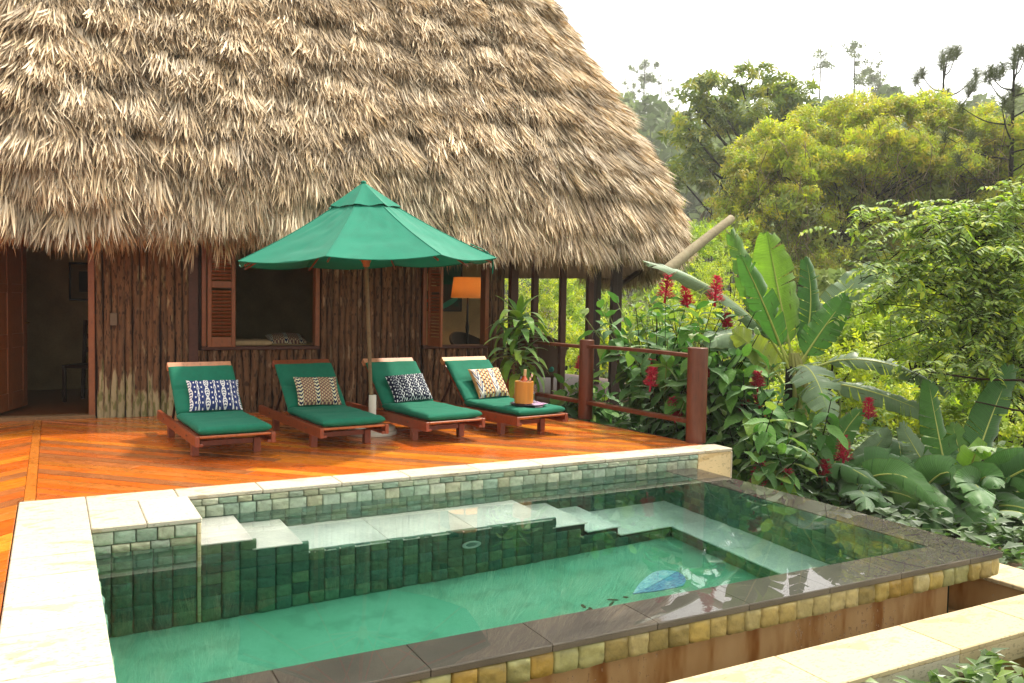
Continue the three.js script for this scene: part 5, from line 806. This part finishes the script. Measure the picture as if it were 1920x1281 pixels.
// broad-leaved tree left of the vine mass
{
  R = rngOf(71); const B = V(45.2, groundY(45.2, -47.3) - 0.2, -47.3), t = thing('leafy_tree', 'tree with loose clusters of broad yellow-green leaves beside the roof', 'tree', B.toArray());
  const bl = [[42.51,16.23,-50.65,1.52],[42.21,14.04,-52.05,1.14],[43.37,16.78,-49.3,1.58],[45.69,17.89,-49.01,1.44],[48.04,17.93,-48.66,1.62],[49.2,17.56,-47.09,1.12],[45.85,15.25,-47.42,1.65],[45.44,14.92,-50.35,1.71],[42.56,12.57,-49.96,1.67],[40.98,10.45,-49.8,1.26],[40.29,8.51,-49.61,0.7],[44.79,12.4,-50.12,1.62],[44.85,12.61,-47.36,1.56],[49.03,14.99,-48.42,1.83],[49.54,15.37,-46.8,1.4],[42.7,10.28,-48.85,1.02],[40.83,14.21,-49.17,0.97],[49.61,13.82,-45.77,1.19],[48.85,16.75,-47.25,1.4],[43.56,15.25,-50.03,1.4]];
  part(t, 'trunk', tube([V(0, -0.5, 0), V(0.4, 5, 0.3), V(1.0, 10, 0.6), V(1.0, 16, 0.6)], 0.42, 0.2, 9, 14, 0.2), branchMat);
  for (const [x, y, z] of bl) { const e = V(x, y, z).sub(B), s = V(1.0, Math.max(7, e.y - 5), 0.6); limb(t, [s, s.clone().lerp(e, 0.55).add(V(0, -0.6, 0)), e], 0.13, 0.045, darkBranch); }
  crown(t, bl, spray(8, 0.58, 0.19, 0.32, 5, 0.35), cMat, 30, [[0.22, 0.30, 0.03], [0.30, 0.37, 0.03], [0.14, 0.22, 0.03], [0.40, 0.40, 0.04], [0.16, 0.25, 0.06]], B);
}
// vine-draped tree
{
  R = rngOf(73); const B = V(34.5, groundY(34.5, -29) - 0.2, -29), t = thing('vine_draped_tree', 'dense tree mounded with yellow-green creepers above the banana plant', 'tree', B.toArray());
  const top = [[30.18,8.03,-31.83,0.92],[31.78,8.99,-32.05,1.21],[32.97,9.71,-31.1,1.2],[35.34,10.38,-30.88,1.36],[38.03,10.88,-30.47,1.39],[39.2,10.79,-29.15,1.42],[40.33,10.56,-27.85,1.22],[40.82,9.65,-26.85,1.01],[41.39,8.34,-26.47,0.93]];
  const body = [[40.75,9.63,-25.07,1.15],[41.64,8.11,-24.5,1.41],[40.39,5.94,-23.92,1.38],[43.36,10.38,-24.83,1.18],[29.01,5.91,-32.35,0.79],[28.54,4.53,-31.4,0.82],[34.89,9.26,-28.22,1.41],[33.08,8.71,-29.17,1.41],[37.14,9.17,-26.99,1.28],[30.51,8,-29.38,1.25],[38.94,8.57,-25.99,1.28],[30.63,6.73,-31.52,1.31],[32.95,7.5,-30.99,1.73],[35.32,8.03,-30.42,1.89],[37.98,8.44,-29.69,2.05],[39.91,8.48,-28.65,1.78],[41.02,7.87,-27.33,1.35],[29.19,4.78,-30.83,0.97],[29.97,4.14,-30.03,0.96],[32.46,5.14,-29.76,1.42],[35.01,5.5,-29.08,1.57],[37.63,5.87,-28.37,1.6],[39.73,5.91,-27.24,1.46],[42.25,6.31,-26.92,1.5],[30.64,5.77,-29.41,1.13],[44.71,8.46,-27.41,1.12],[30.63,2.77,-29.94,1.15],[32.9,3.09,-29.41,1.42],[35.23,3.41,-28.86,1.44],[37.08,3.71,-27.87,1.44],[39.48,3.78,-27.26,1.46],[41.65,4.1,-26.44,1.47],[31.52,1.26,-29.38,1.02],[34.76,1.56,-29.01,1.31],[37.36,1.87,-28.3,1.33],[30.14,7.05,-32.49,0.8],[29.98,5.93,-31.83,0.92],[31.1,7.52,-31.31,1.05],[42.55,7.44,-27.16,1.09]];
  part(t, 'trunk', tube([V(-3, -0.6, 0.5), V(-1.6, 3.0, 0.2), V(0.8, 6.4, 0), V(1.9, 9, -0.8)], 0.45, 0.2, 10, 16, 0.25), darkBranch);
  for (const [x, y, z] of [...top, ...body]) { const e = V(x, y, z).sub(B), s = V(0.3 + rr(-1.2, 1.6), Math.max(4, e.y - 4), 0.0); limb(t, [s, s.clone().lerp(e, 0.5).add(V(0, 0.4, 0)), e.clone().add(V(0.4, -0.3, -0.8))], 0.06, 0.03, darkBranch); }
  crown(t, top, spray(9, 0.2, 0.085, 0.42, 6, 0.6), cMat, 430, [[0.52, 0.60, 0.03], [0.62, 0.64, 0.03], [0.42, 0.54, 0.03], [0.58, 0.50, 0.06], [0.32, 0.42, 0.04], [0.42, 0.40, 0.10]], B, { up: 0.5, fill: 0.35 });
  crown(t, body, spray(9, 0.2, 0.085, 0.38, 7, 0.2), cMat, 330, [[0.52, 0.60, 0.03], [0.62, 0.64, 0.03], [0.42, 0.54, 0.03], [0.58, 0.50, 0.06], [0.32, 0.42, 0.04], [0.42, 0.40, 0.10]], B, { rise: -0.2 });
  crown(t, body.slice(17), spray(7, 0.38, 0.14, 0.28, 8, 0.1), cMat, 40, [[0.22, 0.28, 0.05], [0.32, 0.36, 0.05], [0.18, 0.24, 0.06]], B, { rise: -0.1 });
  const vines = []; for (let i = 0; i < 600; i++) { const [x, y, z, r] = pick(body), p = V(x, y, z).addScaledVector(randDir(), r * 1.1).sub(B), l = rr(1, 3.2); vines.push(tube([p, p.clone().add(V(rr(-1, 1), -l * 0.4, rr(-0.8, 0.8))), p.clone().add(V(rr(-1.2, 1.2), -l, rr(-1, 1)))], 0.024, 0.016, 3, 5)); }
  stuff(part(t, 'vines', mergeGeometries(vines), std({ color: H('#6e5f48'), roughness: 1 })));
}
// arching tree at the right: long drooping twigs with small pointed leaves
{
  R = rngOf(79); const B = V(10.3, -1.3, -5.9), t = thing('arching_tree', 'arching tree with fine leafy twigs at the right edge', 'tree', B.toArray());
  const right = V(0.88, 0.017, 0.475), fwd = V(0.475, -0.047, -0.879), up = V(0, 1, 0), Ctr = V(8.75, 1.25, -6.0), at = (a, b, c) => Ctr.clone().addScaledVector(right, a).addScaledVector(up, b).addScaledVector(fwd, c);
  part(t, 'trunk', tube([V(0, -0.3, 0), V(-0.15, 1.4, 0.05), V(-0.1, 3.0, -0.05), V(0.15, 4.4, 0)], 0.12, 0.05, 9, 12, 0.2), darkBranch);
  const lf = leafGeo(0.1, 0.042, 0.25, 0.5, 3, 2), ms = [], cs = [], tw = [], tones = [[0.32, 0.52, 0.04], [0.44, 0.60, 0.05], [0.22, 0.38, 0.04], [0.60, 0.68, 0.05], [0.28, 0.40, 0.12]];
  const leaves = (cv, n, s0) => { for (let k = 0; k < n; k++) { const s = s0 + (1 - s0) * k / n, p = cv.getPointAt(s), tn = cv.getTangentAt(s), sd = tn.clone().cross(up).normalize().multiplyScalar(k % 2 ? 1 : -1), d = sd.addScaledVector(tn, 0.6).add(V(0, rr(-0.5, 0.2), 0)), q = rr(0.65, 1.15); ms.push(orient(d, up.clone().addScaledVector(randDir(), 0.4)).setPosition(p).scale(V(q, q, q))); const c = pick(tones), g = rr(0.8, 1.2); cs.push(C(c[0] * g, c[1] * g, c[2] * g)); } };
  for (let i = 0; i < 60; i++) { // main boughs
    const e = at(rr(-1.15, 0.9), rr(-0.9, 1.25), rr(-0.5, 0.9)), s = V(-0.05, rr(1.0, 4.0), 0).add(B), m = s.clone().lerp(e, 0.5).add(V(0, rr(0.1, 0.5), 0)), cv = new THREE.CatmullRomCurve3([s, m, e].map((p) => p.sub(B))); part(t, 'bough', tube(cv.points, 0.012, 0.004, 6, 12), branchMat);
    for (let j = 0; j < 16; j++) { const p = cv.getPointAt(rr(0.25, 1)), tip = p.clone().add(V(rr(-0.6, 0.15), rr(-0.12, 0.32), rr(-0.3, 0.4))), c2 = new THREE.CatmullRomCurve3([p, p.clone().lerp(tip, 0.5).add(V(0, 0.06, 0)), tip.clone().add(V(0, -0.06, 0))]); tw.push(tube(c2.points, 0.004, 0.0018, 3, 5)); leaves(c2, 17, 0.1); }
  }
  stuff(part(t, 'twigs', mergeGeometries(tw), branchMat)); instanced(t, 'crown', lf, cMat, ms, cs);
  for (const [a, b] of [[[0.9, -0.62, -0.4], [-0.55, -0.5, -0.3]], [[1.1, -0.95, -0.5], [0.1, -0.85, -0.4]], [[1.0, -1.35, -0.9], [-0.1, -1.42, -0.8]]]) { const s = at(...a).sub(B), e = at(...b).sub(B); part(t, 'bough', tube([s, s.clone().lerp(e, 0.5).add(V(0, -0.05, 0.02)), e], 0.016, 0.007, 7, 10, 0.2), std({ color: H('#8a7f66'), map: T.bark, roughness: 0.95 })); }
}
// sunlit bushes down the slope
{
  R = rngOf(83);
  const bushes = [[11.57,-1.09,-10.68,0.47],[13.68,-0.66,-11.84,0.64],[15.28,0.02,-12.15,0.68],[16.76,0.66,-12.52,0.77],[15.09,-0.16,-10.53,0.67],[17.07,0.5,-11.21,0.73],[15.25,0.06,-9.32,0.58],[19.63,1.41,-12.15,0.81],[19.57,1.39,-13.32,0.79],[12.78,-0.61,-9.48,0.5],[11.45,-1.07,-9.04,0.42],[12.95,-0.79,-8.81,0.48],[15.72,0.88,-13.1,0.65],[17.33,0.79,-9.94,0.69],[13.55,0.61,-11.98,0.53],[10.65,-0.22,-10.09,0.39],[19.31,2.41,-12.38,0.75],[19.18,2.13,-11.29,0.71],[12.48,0.97,-10.87,0.44],[13.16,0.98,-10.5,0.53],[13.93,1.19,-10.09,0.53],[15.26,1.6,-9.97,0.55],[14.39,0.87,-8.69,0.5],[11.27,0.31,-9.78,0.44],[12.03,-0.28,-9.34,0.44],[13.42,0.01,-8.6,0.44],[13.1,-0.37,-7.61,0.41],[9.91,-1.13,-8.73,0.35],[11.74,-1.05,-8.32,0.37],
    [11.93,0.59,-20.82,0.75],[11.66,0.4,-18.68,0.62],[14.65,0.72,-21.63,0.89],[9.86,-0.06,-16.21,0.53],[11.17,0.44,-15.53,0.53],[13.73,0.99,-17.59,0.69],[17.08,1.41,-20.35,0.89],[12.32,1.08,-13.81,0.51],[21.57,3.43,-24.87,1.2],[18.23,2.25,-19.78,0.81],[15.92,1.52,-27.82,1.1],[18.6,1.77,-28.66,1.27]];
  const gs = [spray(8, 0.12, 0.045, 0.18, 11, 0.5), spray(7, 0.16, 0.05, 0.12, 12, 0.4), spray(9, 0.10, 0.05, 0.2, 13, 0.6)], tn = [[[0.46, 0.55, 0.03], [0.62, 0.64, 0.04], [0.34, 0.46, 0.03], [0.22, 0.34, 0.03]], [[0.30, 0.44, 0.04], [0.42, 0.54, 0.04], [0.20, 0.32, 0.04]], [[0.56, 0.62, 0.04], [0.44, 0.54, 0.05], [0.32, 0.44, 0.05]]];
  const far = (i) => i >= 29; bushes.forEach(([x, y, z, r], i) => {
    const g = groundY(x, z), B = V(x, g, z), t = thing('garden_bush', far(i) ? 'hazy green bush far behind the porch and roof end' : 'sunlit yellow-green bush on the slope beyond the banana plants', 'bush', B.toArray(), 0, far(i) ? 'bushes behind the porch' : 'sunlit bushes down the slope');
    const bl = [[x, y, z, r]]; for (let k = 0; k < 7; k++) bl.push([x + rr(-1.1, 1.1) * r * 1.3, y + rr(-0.5, 0.55) * r * 1.2, z + rr(-1, 1) * r, r * rr(0.45, 0.8)]); for (let q = y - r; q > g + 0.3; q -= r * 1.1) bl.push([x + rr(-0.4, 0.4), q, z + rr(-0.4, 0.4), r * 0.8]);
    part(t, 'trunk', tube([V(0, -0.2, 0), V(rr(-0.2, 0.2), (y - g) * 0.5, rr(-0.2, 0.2)), V(0, y - g + r * 0.4, 0)], 0.05, 0.015, 6, 8, 0.2), branchMat);
    for (let k = 1; k < 8; k++) limb(t, [V(0, (y - g) * 0.4, 0), V(...bl[k].slice(0, 3)).sub(B).lerp(V(0, (y - g) * 0.6, 0), 0.5), V(...bl[k].slice(0, 3)).sub(B)], 0.02, 0.006);
    const k = i % 3; crown(t, bl, gs[k], cMat, far(i) ? 150 : 260, tn[k], B, { fill: 0.5 });
  });
}
// far hillside: trees in the haze
{
  R = rngOf(89); const mk = (seed, tall, wide, n, leaf) => { const r = rngOf(seed), list = [], lf = new THREE.PlaneGeometry(leaf, leaf * 0.7); for (let i = 0; i < n; i++) { const a = r() * 6.28, t = Math.pow(r(), 0.8), rad = wide * Math.sqrt(Math.max(0.02, Math.sin(Math.PI * Math.min(1, t * 0.92 + 0.06)))) * (0.35 + 0.65 * r()); const d = V(r() - 0.5, r() - 0.5, r() - 0.5).normalize(); list.push(lf.clone().applyMatrix4(orient(V(r() - 0.5, r() - 0.3, r() - 0.5), d).setPosition(Math.cos(a) * rad, tall * (0.18 + 0.82 * t), Math.sin(a) * rad))); } return join(list.concat([tube([V(0, -0.5, 0), V(0, tall * 0.85, 0)], 0.12, 0.04, 5, 2)])); };
  const kinds = [mk(1, 7, 1.9, 420, 0.42), mk(2, 9, 1.5, 380, 0.4), mk(3, 5, 2.2, 420, 0.42)], sets = kinds.map(() => ({ m: [], c: [] })), tn = [[0.16, 0.24, 0.07], [0.22, 0.30, 0.08], [0.28, 0.35, 0.09], [0.13, 0.19, 0.07]];
  for (let i = 0; i < 1900; i++) { const az = 0.4958 + rr(-0.42, 0.85), d0 = 26 + 84 * Math.pow(R(), 0.75), far2 = d0 > 40 ? 4 : 1, d = d0 * far2, x = Math.sin(az) * d, z = -Math.cos(az) * d, k = Math.floor(R() * 3), s = rr(0.6, 1.15) * (d0 < 40 ? 0.55 : 4), t = pick(tn), g = rr(0.8, 1.25); sets[k].m.push(new THREE.Matrix4().makeRotationY(R() * 6).setPosition(x, groundY(x, z) - 0.2, z).scale(V(s * rr(0.9, 1.3), s, s * rr(0.9, 1.3)))); sets[k].c.push(C(t[0] * g, t[1] * g, t[2] * g)); }
  const fm = phys({ color: 0xffffff, roughness: 1, transmission: 0.3, thickness: 0, side: THREE.DoubleSide });
  const forest = thing('hillside_forest', 'hazy green forest covering the far hillside', 'forest'); forest.userData.kind = 'stuff'; kinds.forEach((g, i) => instanced(forest, 'trees', g, fm, sets[i].m, sets[i].c));
  // thin tall trees on the skyline
  const sk = [[150.07, 70.64, -200.25, 'tall thin open-crowned tree in the haze beside the roof slope'], [161.78, 63.17, -220.83, 'shorter hazy tree just left of the tall thin one by the roof'], [175.53, 74.31, -225.37, 'hazy slender tree right of the tall thin one by the roof'], [200.75, 76.95, -182.28, 'bare slender tree with a small top tuft on the skyline'], [167.92, 62.1, -142.34, 'tall feathery tree on the skyline above the creepers'], [187.07, 62.94, -150.24, 'smaller feathery tree on the skyline, right of the tall one'], [221.44, 62.42, -170.32, 'low hazy tree on the skyline left of the near pine'], [250.41, 70.57, -184.67, 'faint hazy tree behind the near pine'], [239.44, 61.2, -160.51, 'faint hazy tree right of the near pine'], [228.12, 59.5, -143.78, 'hazy tree on the skyline at the right edge']];
  const tuft = spray(14, 1.0, 0.34, 1.6, 31, 0.4);
  sk.forEach(([x, y, z, label], i) => { const g = Math.min(groundY(x, z), y - 28), B = V(x, g, z), t = thing('skyline_tree', label, 'tree', B.toArray()), h = y - g, bare = i === 3; part(t, 'trunk', tube([V(0, -0.3, 0), V(rr(-0.8, 0.8), h * 0.5, 0), V(0, h, 0)], 0.5, 0.12, 6, 10), branchMat);
    const bl = []; for (let k = 0; k < (bare ? 6 : 22); k++) { const f = bare ? rr(0.88, 1) : 1 - Math.pow(R(), 1.3) * 0.6, rad = bare ? 2.4 : (1.1 - f) * 9 + 2.6, a = R() * 6.28, q = rr(0.3, 1) * rad; bl.push([x + Math.cos(a) * q, g + h * f, z + Math.sin(a) * q, rr(0.8, 1.9)]); limb(t, [V(0, h * f - q * 0.5, 0), V(Math.cos(a) * q, h * f, Math.sin(a) * q)], 0.12, 0.05); }
    crown(t, bl, tuft, cMat, 2.6, [[0.10, 0.15, 0.06], [0.14, 0.18, 0.06], [0.08, 0.12, 0.05]], B); });
  // pines with needle tufts
  const needles = (() => { const list = [], r = rngOf(5); for (let i = 0; i < 60; i++) { const d = V(r() - 0.5, r() * 0.9 - 0.15, r() - 0.5).normalize(), L = 0.26 + r() * 0.16; list.push(new THREE.ConeGeometry(0.006, L, 3, 1, true).translate(0, L / 2, 0).applyMatrix4(orient(d, V(0.3, 0.2, 1)).setPosition(0, (r() - 0.5) * 0.25, 0))); } return join(list); })();
  const pine = (label, x, y, z, n, seed, K) => { R = rngOf(seed); const g = groundY(x, z), B = V(x, g, z), h = (y - g) / K, t = thing('pine_tree', label, 'tree', B.toArray()); t.scale.setScalar(K); part(t, 'trunk', tube([V(0, -0.3, 0), V(0.1, h * 0.5, 0), V(0, h, 0)], 0.12, 0.02, 7, 14, 0.2), darkBranch); const ms = [], cs = []; const tip = (p) => { for (let q = 0; q < 2; q++) { ms.push(new THREE.Matrix4().makeRotationY(R() * 6).setPosition(p.clone().add(V(rr(-0.06, 0.06), rr(-0.05, 0.1), rr(-0.06, 0.06))))); const k = rr(0.8, 1.2); cs.push(C(0.12 * k, 0.17 * k, 0.04 * k)); } }; tip(V(0, h, 0)); tip(V(0, h - 0.2, 0));
    for (let i = 0; i < n; i++) { const f = h - 0.25 - i / n * 3.4, a = i * 2.4, q = 0.45 + i / n * 1.9, e = V(Math.cos(a) * q, f + 0.35, Math.sin(a) * q); limb(t, [V(0, f - 0.2, 0), e.clone().multiplyScalar(0.5).setY(f - 0.05), e], 0.022, 0.009, darkBranch); tip(e); if (R() < 0.6) tip(e.clone().lerp(V(0, f, 0), 0.3).add(V(0, 0.1, 0.1))); }
    instanced(t, 'crown', needles, leafWhite(0.2), ms, cs); };
  pine('pine with round needle tufts standing above the creepers against the sky', 60.93, 20.72, -43.2, 18, 91, 3.0); pine('pine with sparse needle tufts at the right edge', 39.8, 13.2, -24.6, 20, 93, 1.9);
}
// low leafy ground cover
{
  R = rngOf(97); const g = [spray(6, 0.075, 0.05, 0.10, 41, 0.7), spray(5, 0.10, 0.055, 0.12, 42, 0.5)], sets = [{ m: [], c: [] }, { m: [], c: [] }], tn = [[0.16, 0.28, 0.03], [0.22, 0.34, 0.04], [0.10, 0.20, 0.03]];
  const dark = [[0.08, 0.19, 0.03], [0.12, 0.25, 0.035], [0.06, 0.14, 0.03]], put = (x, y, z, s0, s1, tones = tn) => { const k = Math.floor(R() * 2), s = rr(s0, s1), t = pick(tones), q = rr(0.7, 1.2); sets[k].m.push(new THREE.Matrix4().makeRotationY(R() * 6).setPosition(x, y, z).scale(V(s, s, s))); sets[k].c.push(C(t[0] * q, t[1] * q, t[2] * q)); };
  for (let i = 0; i < 3800; i++) { const x = rr(2.5, 7.5), z = rr(-2.66, -0.6); put(x, groundY(x, z) + rr(0, 0.26), z, 0.8, 1.6); }
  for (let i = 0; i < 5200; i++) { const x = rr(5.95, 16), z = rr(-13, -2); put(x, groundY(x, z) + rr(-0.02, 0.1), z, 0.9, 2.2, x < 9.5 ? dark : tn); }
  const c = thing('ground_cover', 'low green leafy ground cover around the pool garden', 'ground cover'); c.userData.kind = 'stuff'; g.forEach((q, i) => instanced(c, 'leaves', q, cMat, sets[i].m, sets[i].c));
}
renderer.render(scene, camera);
